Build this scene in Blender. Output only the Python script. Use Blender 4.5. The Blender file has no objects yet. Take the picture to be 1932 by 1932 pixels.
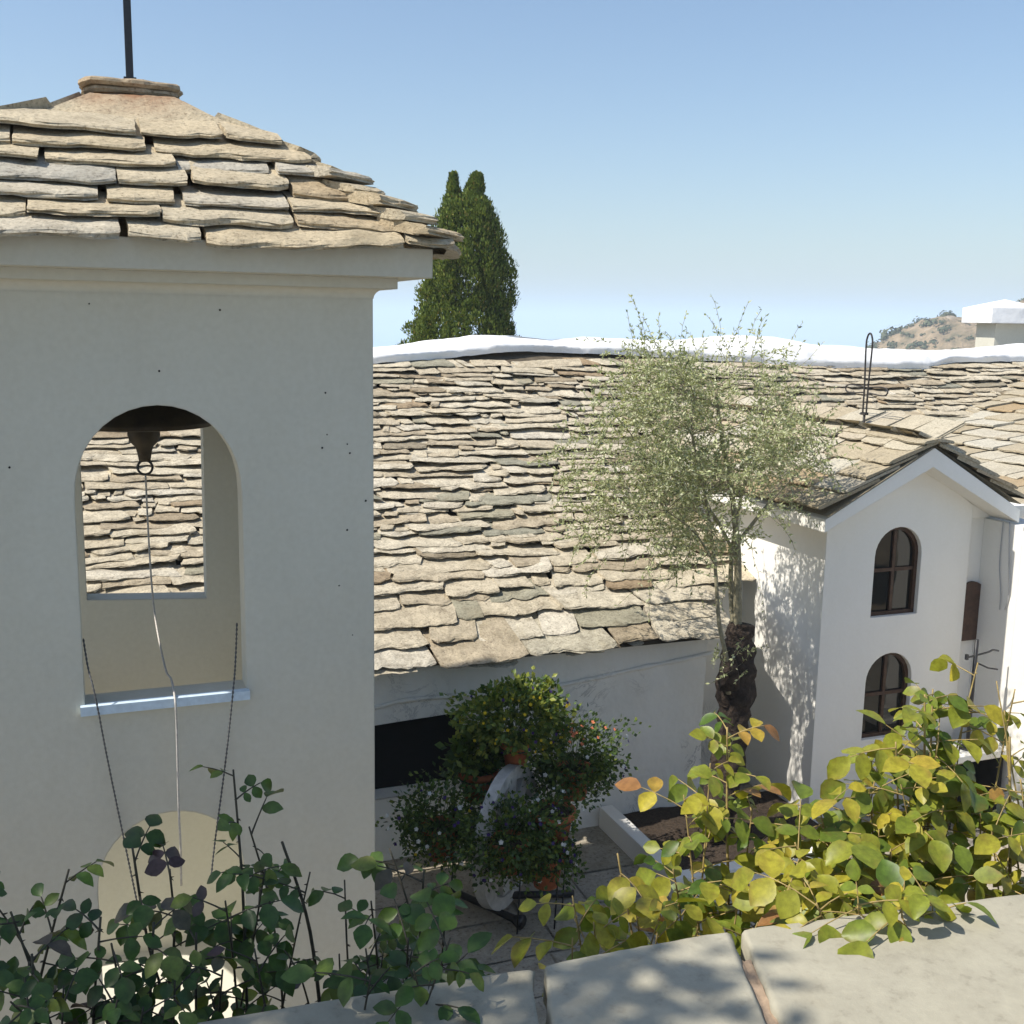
import bpy, bmesh, math, random
from math import sin, cos, pi, radians, atan2, sqrt, exp
from mathutils import Vector, Matrix, noise as mnoise

V = Vector
random.seed(7)
sc = bpy.context.scene
col = sc.collection

# ------------------------------------------------------------------ camera, sky, sun, exposure
# world X runs along the church wall, world Y runs away from the terrace, Z up; courtyard floor z = 0
CAM = V((0.0, 0.0, 4.6))
FPX = 2090.0 / 1932.0                       # focal length in picture widths
ROT = (Matrix.Rotation(radians(-21.0), 3, 'Z') @ Matrix.Rotation(radians(80.2), 3, 'X')
       @ Matrix.Rotation(radians(1.0), 3, 'Z'))
cd = bpy.data.cameras.new('camera')
cd.sensor_fit = 'HORIZONTAL'; cd.sensor_width = 36.0; cd.lens = 36.0 * FPX
cd.clip_start = 0.05; cd.clip_end = 60000
cam = bpy.data.objects.new('camera', cd); col.objects.link(cam)
cam.matrix_world = Matrix.Translation(CAM) @ ROT.to_4x4()
sc.camera = cam

SUN_EL = radians(52.0)
SUN_H = V((-1.0, 0.004, 0)).normalized()
SUN = V((SUN_H.x * cos(SUN_EL), SUN_H.y * cos(SUN_EL), sin(SUN_EL)))
world = bpy.data.worlds.new("World"); sc.world = world; world.use_nodes = True
wn = world.node_tree.nodes; wl = world.node_tree.links
wn.clear()
sky = wn.new('ShaderNodeTexSky'); sky.sky_type = 'NISHITA'; sky.sun_disc = False
sky.sun_elevation = SUN_EL; sky.sun_rotation = atan2(SUN_H.x, SUN_H.y)
sky.altitude = 0; sky.air_density = 1.15; sky.dust_density = 1.3; sky.ozone_density = 4.0
bg = wn.new('ShaderNodeBackground'); bg.inputs[1].default_value = 0.118
wo = wn.new('ShaderNodeOutputWorld')
wl.new(sky.outputs[0], bg.inputs[0]); wl.new(bg.outputs[0], wo.inputs[0])
sl = bpy.data.lights.new('sun', 'SUN'); sl.energy = 5.0; sl.angle = radians(0.53); sl.color = (1.0, 0.945, 0.86)
so = bpy.data.objects.new('sun', sl); col.objects.link(so)
so.rotation_euler = SUN.to_track_quat('Z', 'Y').to_euler(); so.location = (-20, 0, 30)
sc.view_settings.view_transform = 'Standard'; sc.view_settings.look = 'None'
sc.view_settings.exposure = 0.36; sc.view_settings.gamma = 1.0
sc.cycles.volume_bounces = 1

# ------------------------------------------------------------------ measuring helpers (1932 px photo grid)
def ray(u, v):
    return ROT @ V(((u - 966) / 2090.0, -(v - 966) / 2090.0, -1.0))
def at_y(u, v, y):
    d = ray(u, v); return CAM + d * ((y - CAM.y) / d.y)
def at_x(u, v, x):
    d = ray(u, v); return CAM + d * ((x - CAM.x) / d.x)
def at_z(u, v, z):
    d = ray(u, v); return CAM + d * ((z - CAM.z) / d.z)
def nz(p, s=1.0, o=0.0):
    return mnoise.noise(V((p[0] * s + o, p[1] * s + o * 1.7, p[2] * s - o)))
def rnd(a, b): return random.uniform(a, b)
def lerp(a, b, t): return a + (b - a) * t
def interp(pts, x):
    if x <= pts[0][0]: return pts[0][1]
    for (x0, y0), (x1, y1) in zip(pts, pts[1:]):
        if x <= x1: return y0 + (y1 - y0) * (x - x0) / (x1 - x0)
    return pts[-1][1]

# ------------------------------------------------------------------ materials
def new_mat(name):
    m = bpy.data.materials.new(name); m.use_nodes = True
    nt = m.node_tree; nt.nodes.clear()
    out = nt.nodes.new('ShaderNodeOutputMaterial')
    return m, nt, out
def N(nt, t, **kw):
    n = nt.nodes.new(t)
    for k, v in kw.items(): setattr(n, k, v)
    return n
def noise_tex(nt, scale, detail=4, rough=0.55, vec=None, dist=0.0):
    n = N(nt, 'ShaderNodeTexNoise')
    n.inputs['Scale'].default_value = scale; n.inputs['Detail'].default_value = detail
    n.inputs['Roughness'].default_value = rough; n.inputs['Distortion'].default_value = dist
    if vec is not None: nt.links.new(vec, n.inputs['Vector'])
    return n
def ramp(nt, stops, fac=None, interp_mode='LINEAR'):
    r = N(nt, 'ShaderNodeValToRGB'); cr = r.color_ramp; cr.interpolation = interp_mode
    while len(cr.elements) > 1: cr.elements.remove(cr.elements[-1])
    cr.elements[0].position = stops[0][0]; cr.elements[0].color = (*stops[0][1], 1)
    for p, c in stops[1:]:
        e = cr.elements.new(p); e.color = (*c, 1)
    if fac is not None: nt.links.new(fac, r.inputs[0])
    return r
def mixc(nt, fac, a, b, mode='MIX'):
    m = N(nt, 'ShaderNodeMix', data_type='RGBA', blend_type=mode)
    for sock, val in ((m.inputs[0], fac), (m.inputs[6], a), (m.inputs[7], b)):
        if isinstance(val, (int, float)): sock.default_value = val
        elif isinstance(val, tuple): sock.default_value = (*val, 1)
        else: nt.links.new(val, sock)
    return m.outputs[2]
def bump(nt, h, strength, dist, normal=None):
    b = N(nt, 'ShaderNodeBump'); b.inputs['Strength'].default_value = strength
    b.inputs['Distance'].default_value = dist
    nt.links.new(h, b.inputs['Height'])
    if normal is not None: nt.links.new(normal, b.inputs['Normal'])
    return b.outputs[0]
def bsdf(nt, out, color, rough=0.8, normal=None, spec=0.3, metal=0.0):
    p = N(nt, 'ShaderNodeBsdfPrincipled')
    if isinstance(color, tuple): p.inputs['Base Color'].default_value = (*color, 1)
    else: nt.links.new(color, p.inputs['Base Color'])
    if isinstance(rough, (int, float)): p.inputs['Roughness'].default_value = rough
    else: nt.links.new(rough, p.inputs['Roughness'])
    p.inputs['Specular IOR Level'].default_value = spec; p.inputs['Metallic'].default_value = metal
    if normal is not None: nt.links.new(normal, p.inputs['Normal'])
    nt.links.new(p.outputs[0], out.inputs[0])
    return p
def pos(nt): return N(nt, 'ShaderNodeNewGeometry').outputs['Position']
def attr(nt, name):
    a = N(nt, 'ShaderNodeAttribute', attribute_name=name); return a.outputs['Fac']

def mat_plaster(name, base, dirt, dirt_amt=0.35, bump_s=0.35, round_r=0.012, stain_scale=1.3, cracks=0.0):
    m, nt, out = new_mat(name); P = pos(nt)
    mp0 = N(nt, 'ShaderNodeMapping'); mp0.inputs['Scale'].default_value = (1, 1, .45); nt.links.new(P, mp0.inputs[0])
    n1 = noise_tex(nt, stain_scale * 1.4, 8, 0.66, mp0.outputs[0])
    r1 = ramp(nt, [(0.42, (0, 0, 0)), (0.75, (1, 1, 1))], n1.outputs[0])
    mul = N(nt, 'ShaderNodeMath', operation='MULTIPLY'); mul.inputs[1].default_value = dirt_amt
    nt.links.new(r1.outputs[0], mul.inputs[0])
    c = mixc(nt, mul.outputs[0], base, dirt)
    n0 = noise_tex(nt, 34, 3, 0.6, P)
    c = mixc(nt, 0.10, c, n0.outputs[0], 'OVERLAY')
    if cracks > 0:
        n3 = noise_tex(nt, 2.6, 6, 0.75, P, 1.2)
        r3 = ramp(nt, [(0.47, (0, 0, 0)), (0.50, (1, 1, 1)), (0.53, (0, 0, 0))], n3.outputs[0])
        n4 = noise_tex(nt, 1.1, 2, 0.5, P)
        r4 = ramp(nt, [(0.5, (0, 0, 0)), (0.62, (1, 1, 1))], n4.outputs[0])
        f = mixc(nt, 1.0, r3.outputs[0], r4.outputs[0], 'MULTIPLY')
        f = mixc(nt, cracks, (0, 0, 0), f)
        c = mixc(nt, f, c, (0.20, 0.19, 0.17))
    big = noise_tex(nt, 5.0, 3, 0.5, P); fine = noise_tex(nt, 120, 4, 0.6, P)
    bv = N(nt, 'ShaderNodeBevel', samples=4); bv.inputs[0].default_value = round_r
    nm = bump(nt, big.outputs[0], bump_s, 0.03, bv.outputs[0])
    nm = bump(nt, fine.outputs[0], 0.18, 0.004, nm)
    bsdf(nt, out, c, 0.9, nm, 0.2)
    return m
def mat_stone(name, stops, mottle=0.55, rust=False, scale=1.0, grain=0.8, strata=5.0):
    m, nt, out = new_mat(name); P = pos(nt)
    base = ramp(nt, stops, attr(nt, 'tint')).outputs[0]
    n1 = noise_tex(nt, 9 * scale, 9, 0.72, P, 0.4)
    r1 = ramp(nt, [(0.28, (0.36, 0.33, 0.29)), (0.47, (0.86, 0.85, 0.83)), (0.7, (1.28, 1.27, 1.24))], n1.outputs[0])
    c = mixc(nt, mottle, base, mixc(nt, 1.0, base, r1.outputs[0], 'MULTIPLY'))
    n2 = noise_tex(nt, 55 * scale, 5, 0.7, P)
    r2 = ramp(nt, [(0.34, (0.30, 0.27, 0.23)), (0.43, (0.86, 0.85, 0.83)), (0.55, (1.02, 1.02, 1.0)), (0.72, (1.25, 1.24, 1.2))], n2.outputs[0])
    c = mixc(nt, grain, c, mixc(nt, 1.0, c, r2.outputs[0], 'MULTIPLY'))
    n3 = noise_tex(nt, 2.2, 4, 0.6, P)
    r3 = ramp(nt, [(0.55, (0, 0, 0)), (0.72, (0.5, 0.5, 0.5))], n3.outputs[0])
    c = mixc(nt, r3.outputs[0], c, (0.30, 0.25, 0.16))
    if rust:
        nr = noise_tex(nt, 7, 4, 0.6, P)
        ra = N(nt, 'ShaderNodeMath', operation='MULTIPLY'); nt.links.new(attr(nt, 'rust'), ra.inputs[0])
        rr = ramp(nt, [(0.3, (0.25, 0.25, 0.25)), (0.65, (1, 1, 1))], nr.outputs[0]); nt.links.new(rr.outputs[0], ra.inputs[1])
        c = mixc(nt, ra.outputs[0], c, (0.24, 0.085, 0.03))
    mp = N(nt, 'ShaderNodeMapping'); mp.inputs['Scale'].default_value = (1, 1, strata); nt.links.new(P, mp.inputs[0])
    n5 = noise_tex(nt, 22 * scale, 8, 0.75, mp.outputs[0])
    nm = bump(nt, n5.outputs[0], 0.9 * grain, 0.02)
    nm = bump(nt, n2.outputs[0], 0.6 * grain, 0.006, nm)
    bsdf(nt, out, c, 0.92, nm, 0.2)
    return m
def mat_simple(name, color, rough=0.7, var=0.25, scale=12, bump_s=0.2, bump_d=0.01, spec=0.3, metal=0.0):
    m, nt, out = new_mat(name); P = pos(nt)
    n1 = noise_tex(nt, scale, 6, 0.6, P)
    r = ramp(nt, [(0.3, (1 - var,) * 3), (0.7, (1 + var,) * 3)], n1.outputs[0])
    c = mixc(nt, 1.0, color, r.outputs[0], 'MULTIPLY')
    nm = bump(nt, n1.outputs[0], bump_s, bump_d)
    bsdf(nt, out, c, rough, nm, spec, metal)
    return m
def mat_leaf(name, stops, rough=0.45, trans=0.35, edge=None, edge_amt=0.6, spec=0.4, trans_tint=(1.0, 1.0, 0.45)):
    m, nt, out = new_mat(name)
    c = ramp(nt, stops, attr(nt, 'tint')).outputs[0]
    P = pos(nt); n1 = noise_tex(nt, 60, 3, 0.6, P)
    r = ramp(nt, [(0.3, (0.72, 0.72, 0.72)), (0.7, (1.25, 1.25, 1.25))], n1.outputs[0])
    c = mixc(nt, 1.0, c, r.outputs[0], 'MULTIPLY')
    if edge:
        n2 = noise_tex(nt, 16, 3, 0.6, P)
        r2 = ramp(nt, [(0.5, (0, 0, 0)), (0.66, (1, 1, 1))], n2.outputs[0])
        f = N(nt, 'ShaderNodeMath', operation='MULTIPLY')
        nt.links.new(r2.outputs[0], f.inputs[0]); nt.links.new(attr(nt, 'edge'), f.inputs[1])
        f2 = N(nt, 'ShaderNodeMath', operation='MULTIPLY'); f2.inputs[1].default_value = edge_amt
        nt.links.new(f.outputs[0], f2.inputs[0])
        c = mixc(nt, f2.outputs[0], c, edge)
    p = N(nt, 'ShaderNodeBsdfPrincipled'); nt.links.new(c, p.inputs['Base Color'])
    p.inputs['Roughness'].default_value = rough; p.inputs['Specular IOR Level'].default_value = spec
    t = N(nt, 'ShaderNodeBsdfTranslucent')
    nt.links.new(mixc(nt, 1.0, c, trans_tint, 'MULTIPLY'), t.inputs[0])
    mx = N(nt, 'ShaderNodeMixShader'); mx.inputs[0].default_value = trans
    nt.links.new(p.outputs[0], mx.inputs[1]); nt.links.new(t.outputs[0], mx.inputs[2])
    nt.links.new(mx.outputs[0], out.inputs[0])
    return m

M = {}
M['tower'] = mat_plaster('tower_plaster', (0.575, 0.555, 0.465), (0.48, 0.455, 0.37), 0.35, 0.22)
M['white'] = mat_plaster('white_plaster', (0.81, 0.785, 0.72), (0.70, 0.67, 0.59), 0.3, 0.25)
M['old'] = mat_plaster('old_plaster', (0.87, 0.84, 0.75), (0.70, 0.66, 0.56), 0.5, 0.8, 0.02, 1.6, cracks=0.7)
M['cap'] = mat_plaster('limewash', (0.83, 0.825, 0.81), (0.68, 0.67, 0.64), 0.3, 0.6, 0.03, 3.0)
STONE_A = [(0.0, (0.31, 0.25, 0.17)), (0.15, (0.43, 0.365, 0.265)), (0.38, (0.52, 0.455, 0.34)), (0.58, (0.57, 0.51, 0.395)),
           (0.72, (0.56, 0.51, 0.41)), (0.83, (0.62, 0.57, 0.48)), (0.88, (0.36, 0.33, 0.24)), (0.95, (0.28, 0.275, 0.22)), (1.0, (0.36, 0.26, 0.16))]
STONE_B = [(0.0, (0.41, 0.31, 0.19)), (0.35, (0.51, 0.425, 0.29)), (0.7, (0.54, 0.47, 0.345)), (0.85, (0.50, 0.455, 0.37)), (1.0, (0.42, 0.395, 0.335))]
STONE_C = [(0.0, (0.38, 0.32, 0.22)), (0.5, (0.46, 0.41, 0.31)), (0.85, (0.50, 0.47, 0.39)), (1.0, (0.38, 0.28, 0.16))]
M['stone'] = mat_stone('schist_slabs', STONE_A, 0.8)
M['stone_tower'] = mat_stone('cut_schist', STONE_B, 0.5, rust=True, strata=1.8)
M['stone_light'] = mat_stone('pale_schist', STONE_C, 0.35)
M['deck'] = mat_simple('roof_bedding', (0.10, 0.08, 0.055), 0.95, 0.3, 8)
M['coping'] = mat_stone('coping_stone', [(0.0, (0.31, 0.285, 0.215)), (1.0, (0.385, 0.36, 0.28))], 0.3, False, 0.45, 0.25)
M['mortar'] = mat_simple('brown_mortar', (0.34, 0.25, 0.17), 0.95, 0.3, 30, 0.6, 0.01)
M['iron'] = mat_simple('black_iron', (0.018, 0.018, 0.02), 0.45, 0.3, 40, 0.15, 0.003, 0.5)
M['iron_rust'] = mat_simple('dark_painted_iron', (0.03, 0.026, 0.024), 0.6, 0.4, 30, 0.3, 0.004, 0.4)
M['bronze'] = mat_simple('dark_bronze', (0.055, 0.042, 0.026), 0.55, 0.35, 9, 0.15, 0.005, 0.5, 0.5)
M['beam'] = mat_simple('dark_timber', (0.022, 0.016, 0.012), 0.85, 0.35, 14, 0.3, 0.01)
M['frame'] = mat_simple('brown_window_wood', (0.060, 0.030, 0.017), 0.55, 0.35, 20, 0.2, 0.004, 0.35)
M['shutter'] = mat_simple('brown_shutter_wood', (0.085, 0.050, 0.034), 0.6, 0.3, 14, 0.2, 0.004)
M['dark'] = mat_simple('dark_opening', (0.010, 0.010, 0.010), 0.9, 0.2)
M['pale_blue'] = mat_simple('pale_blue_paint', (0.56, 0.67, 0.75), 0.45, 0.12, 25, 0.1, 0.002, 0.4)
M['wheel'] = mat_simple('white_painted_wood', (0.46, 0.45, 0.42), 0.7, 0.2, 14, 0.35, 0.006)
M['terra'] = mat_simple('terracotta', (0.42, 0.135, 0.055), 0.85, 0.28, 12, 0.2, 0.004)
M['soil'] = mat_simple('dark_soil', (0.045, 0.032, 0.022), 0.95, 0.45, 40, 0.8, 0.02)
M['paving'] = mat_stone('courtyard_paving', [(0.0, (0.37, 0.33, 0.26)), (1.0, (0.45, 0.40, 0.325))], 0.5, False, 0.5)
M['terrace'] = mat_simple('terrace_paving', (0.27, 0.245, 0.21), 0.9, 0.2, 4)
M['earth'] = mat_simple('dry_earth', (0.33, 0.26, 0.17), 0.95, 0.3, 0.8)
M['bark'] = mat_simple('rough_bark', (0.045, 0.032, 0.024), 0.95, 0.6, 16, 1.0, 0.05)
M['stem_olive'] = mat_simple('olive_shoot_bark', (0.24, 0.215, 0.14), 0.9, 0.3, 40, 0.4, 0.005)
M['stem_dark'] = mat_simple('dark_rose_cane', (0.05, 0.045, 0.03), 0.7, 0.4, 40, 0.3, 0.004)
M['stem_light'] = mat_simple('tan_rose_cane', (0.30, 0.22, 0.08), 0.6, 0.35, 40, 0.3, 0.004)
M['rope'] = mat_simple('grey_rope', (0.50, 0.47, 0.42), 0.9, 0.2, 80)
M['cable'] = mat_simple('grey_cable', (0.42, 0.42, 0.42), 0.6, 0.1)
M['cord'] = mat_simple('dark_twisted_cord', (0.10, 0.10, 0.10), 0.9, 0.3, 90)
M['olive'] = mat_leaf('olive_leaves', [(0.0, (0.17, 0.20, 0.085)), (0.35, (0.34, 0.375, 0.17)), (0.7, (0.50, 0.52, 0.30)), (1.0, (0.68, 0.68, 0.48))], 0.45, 0.3)
M['cypress'] = mat_leaf('cypress_foliage', [(0.0, (0.045, 0.078, 0.014)), (0.5, (0.135, 0.185, 0.032)), (0.88, (0.24, 0.28, 0.055)), (1.0, (0.26, 0.21, 0.06))], 0.7, 0.2, spec=0.2)
M['rose_dark'] = mat_leaf('dark_rose_leaves', [(0.0, (0.025, 0.060, 0.012)), (0.45, (0.060, 0.120, 0.019)), (0.74, (0.145, 0.19, 0.026)), (0.86, (0.085, 0.075, 0.050)), (1.0, (0.065, 0.040, 0.045))], 0.42, 0.25, (0.09, 0.045, 0.03), 0.5)
M['rose_yellow'] = mat_leaf('yellowing_rose_leaves', [(0.0, (0.085, 0.150, 0.022)), (0.35, (0.20, 0.25, 0.030)), (0.7, (0.36, 0.34, 0.036)), (0.9, (0.50, 0.41, 0.045)), (1.0, (0.34, 0.17, 0.06))], 0.42, 0.4, (0.24, 0.10, 0.045), 0.55)
M['pot_leaf'] = mat_leaf('pot_plant_leaves', [(0.0, (0.028, 0.058, 0.014)), (0.5, (0.085, 0.145, 0.026)), (1.0, (0.28, 0.30, 0.045))], 0.5, 0.25)
M['scrub'] = mat_leaf('hill_scrub_leaves', [(0.0, (0.05, 0.065, 0.035)), (1.0, (0.13, 0.14, 0.075))], 0.8, 0.1)
def flower_mat(name, c): return mat_leaf(name, [(0, tuple(x * .85 for x in c)), (1, c)], 0.6, 0.25)
M['fl_white'] = flower_mat('white_petals', (0.75, 0.75, 0.74))
M['fl_purple'] = flower_mat('purple_petals', (0.055, 0.022, 0.16))
M['fl_yellow'] = flower_mat('yellow_petals', (0.75, 0.55, 0.02))
M['fl_orange'] = flower_mat('salmon_petals', (0.80, 0.26, 0.12))
def mat_glass():
    m, nt, out = new_mat('window_glass')
    P = pos(nt); n1 = noise_tex(nt, 2.5, 2, 0.5, P)
    nm = bump(nt, n1.outputs[0], 0.12, 0.03)
    bsdf(nt, out, (0.014, 0.014, 0.012), 0.04, nm, 0.45)
    return m
M['glass'] = mat_glass()
def mat_sea():
    m, nt, out = new_mat('calm_sea')
    P = pos(nt); n1 = noise_tex(nt, 0.05, 4, 0.5, P)
    nm = bump(nt, n1.outputs[0], 0.05, 1.0)
    bsdf(nt, out, (0.25, 0.38, 0.46), 0.25, nm, 0.5)
    return m
M['sea'] = mat_sea()
def mat_hill():
    m, nt, out = new_mat('rocky_hillside')
    P = pos(nt); n1 = noise_tex(nt, 0.18, 8, 0.7, P)
    r = ramp(nt, [(0.30, (0.12, 0.12, 0.065)), (0.42, (0.25, 0.20, 0.125)), (0.58, (0.40, 0.30, 0.19)), (0.75, (0.50, 0.44, 0.36))], n1.outputs[0])
    nm = bump(nt, n1.outputs[0], 1.0, 2.5)
    bsdf(nt, out, r.outputs[0], 0.95, nm, 0.1)
    return m
M['hill'] = mat_hill()

# ------------------------------------------------------------------ object helpers
def wloc(o):
    p = V((0, 0, 0))
    while o is not None: p += V(o.location); o = o.parent
    return p
def tag(o, label=None, cat=None, group=None, kind=None):
    if label: o['label'] = label
    if cat: o['category'] = cat
    if group: o['group'] = group
    if kind: o['kind'] = kind
    return o
def thing(name, label, cat, loc, group=None):
    o = bpy.data.objects.new(name, None); col.objects.link(o)
    o.empty_display_size = 0.2; o.location = loc
    return tag(o, label, cat, group)
class MB:
    """collects faces; build() links them as one mesh object"""
    def __init__(s): s.v = []; s.f = []; s.t = []; s.e = []; s.m = []
    def add(s, verts, faces, tint=0.5, edge=None, mi=0):
        k = len(s.v); s.v += [tuple(p) for p in verts]
        s.f += [tuple(i + k for i in f) for f in faces]; s.m += [mi] * len(faces)
        s.t += (list(tint) if isinstance(tint, (list, tuple)) else [tint] * len(verts))
        s.e += (edge if edge is not None else [0.0] * len(verts))
    def box(s, lo, hi, tint=0.5):
        (x0, y0, z0), (x1, y1, z1) = lo, hi
        s.add([(x0, y0, z0), (x1, y0, z0), (x1, y1, z0), (x0, y1, z0), (x0, y0, z1), (x1, y0, z1), (x1, y1, z1), (x0, y1, z1)],
              [(0, 3, 2, 1), (4, 5, 6, 7), (0, 1, 5, 4), (1, 2, 6, 5), (2, 3, 7, 6), (3, 0, 4, 7)], tint)
    def prism(s, pts, vec, tint=0.5):
        n = len(pts); pts = [V(p) for p in pts]; vec = V(vec)
        s.add(pts + [p + vec for p in pts], [tuple(range(n)), tuple(range(2 * n - 1, n - 1, -1))] +
              [(i, i + n, (i + 1) % n + n, (i + 1) % n) for i in range(n)], tint)
    def tube(s, pts, r, n=6, tint=0.5, rough=0.0, cap=True):
        pts = [V(p) for p in pts]; m = len(pts)
        rs = r if isinstance(r, (list, tuple)) else [r] * m
        vs = []; prev = None
        for i, p in enumerate(pts):
            d = (pts[min(i + 1, m - 1)] - pts[max(i - 1, 0)])
            if d.length < 1e-9: d = V((0, 0, 1))
            d.normalize()
            if prev is None:
                a = V((1, 0, 0)) if abs(d.x) < 0.8 else V((0, 1, 0)); a = (a - d * a.dot(d)).normalized()
            else:
                a = prev - d * prev.dot(d)
                a = a.normalized() if a.length > 1e-6 else d.orthogonal().normalized()
            prev = a; b = d.cross(a)
            for k in range(n):
                w = a * cos(2 * pi * k / n) + b * sin(2 * pi * k / n)
                q = p + w * rs[i]
                if rough: q = p + w * rs[i] * (1 + rough * nz(q * 1.0, 9.0, 3.1) + rough * .6 * nz(q, 22.0, 1.1))
                vs.append(q)
        fs = [(i * n + k, i * n + (k + 1) % n, (i + 1) * n + (k + 1) % n, (i + 1) * n + k) for i in range(m - 1) for k in range(n)]
        if cap: fs += [tuple(range(n - 1, -1, -1)), tuple((m - 1) * n + k for k in range(n))]
        s.add(vs, fs, tint)
    def lathe(s, c, prof, n=24, tint=0.5):
        c = V(c); m = len(prof)
        vs = [c + V((r * cos(2 * pi * k / n), r * sin(2 * pi * k / n), z)) for r, z in prof for k in range(n)]
        s.add(vs, [(i * n + k, i * n + (k + 1) % n, (i + 1) * n + (k + 1) % n, (i + 1) * n + k) for i in range(m - 1) for k in range(n)], tint)
    def grid(s, fn, nu, nv, tint=0.5):
        s.add([fn(i / nu, j / nv) for j in range(nv + 1) for i in range(nu + 1)],
              [(j * (nu + 1) + i, j * (nu + 1) + i + 1, (j + 1) * (nu + 1) + i + 1, (j + 1) * (nu + 1) + i) for j in range(nv) for i in range(nu)], tint)
    def build(s, name, mat, parent=None, smooth=False, extra=None):
        w = wloc(parent) if parent else V((0, 0, 0))
        me = bpy.data.meshes.new(name)
        me.from_pydata([(x - w.x, y - w.y, z - w.z) for x, y, z in s.v], [], s.f)
        mats = mat if isinstance(mat, (list, tuple)) else [mat]
        for m_ in mats: me.materials.append(m_)
        if len(mats) > 1: me.polygons.foreach_set('material_index', s.m)
        a = me.attributes.new('tint', 'FLOAT', 'POINT'); a.data.foreach_set('value', s.t)
        if any(s.e):
            b = me.attributes.new('edge', 'FLOAT', 'POINT'); b.data.foreach_set('value', s.e)
        if extra:
            for k, vals in extra.items():
                b = me.attributes.new(k, 'FLOAT', 'POINT'); b.data.foreach_set('value', vals)
        if smooth: me.polygons.foreach_set('use_smooth', [True] * len(me.polygons))
        me.update()
        o = bpy.data.objects.new(name, me); col.objects.link(o)
        if parent: o.parent = parent
        return o
def fix_normals(o):
    bm = bmesh.new(); bm.from_mesh(o.data); bmesh.ops.recalc_face_normals(bm, faces=bm.faces); bm.to_mesh(o.data); bm.free()
    return o
def smooth_path(pts, n=6):
    pts = [V(p) for p in pts]; out = []
    for i in range(len(pts) - 1):
        p0 = pts[max(i - 1, 0)]; p1 = pts[i]; p2 = pts[i + 1]; p3 = pts[min(i + 2, len(pts) - 1)]
        for k in range(n):
            t = k / n
            out.append(0.5 * ((2 * p1) + (p2 - p0) * t + (2 * p0 - 5 * p1 + 4 * p2 - p3) * t * t + (3 * p1 - p0 - 3 * p2 + p3) * t ** 3))
    out.append(pts[-1]); return out
def arch_loop(x0, x1, z0, zs, n=14, flat=1.0):
    """outline of an arched opening: sill z0, springing zs, half-round (times flat) above"""
    r = (x1 - x0) / 2; cx = (x0 + x1) / 2
    return [(x0, z0), (x1, z0)] + [(cx + r * cos(pi * k / n), zs + r * flat * sin(pi * k / n)) for k in range(n + 1)]
def wall_with_holes(mb, outline, holes, fn, depth, tint=0.5):
    """outline and holes in 2D, fn(p, d) -> 3D with d the depth into the wall"""
    bm = bmesh.new(); loops = []
    for lp in [outline] + holes:
        vs = [bm.verts.new((p[0], p[1], 0)) for p in lp]; loops.append(vs)
        for i in range(len(vs)): bm.edges.new((vs[i], vs[(i + 1) % len(vs)]))
    bmesh.ops.triangle_fill(bm, use_beauty=True, edges=bm.edges[:], use_dissolve=False)
    bm.verts.index_update()
    pts = [(v.co.x, v.co.y) for v in bm.verts]
    fs = [tuple(v.index for v in f.verts) for f in bm.faces]
    n = len(pts)
    vs = [fn(p, 0.0) for p in pts] + [fn(p, depth) for p in pts]
    F = fs + [tuple(i + n for i in reversed(f)) for f in fs]
    for lp in loops:
        idx = [v.index for v in lp]
        for i in range(len(idx)):
            a, b = idx[i], idx[(i + 1) % len(idx)]
            F.append((a, b, b + n, a + n))
    mb.add(vs, F, tint); bm.free()

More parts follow.
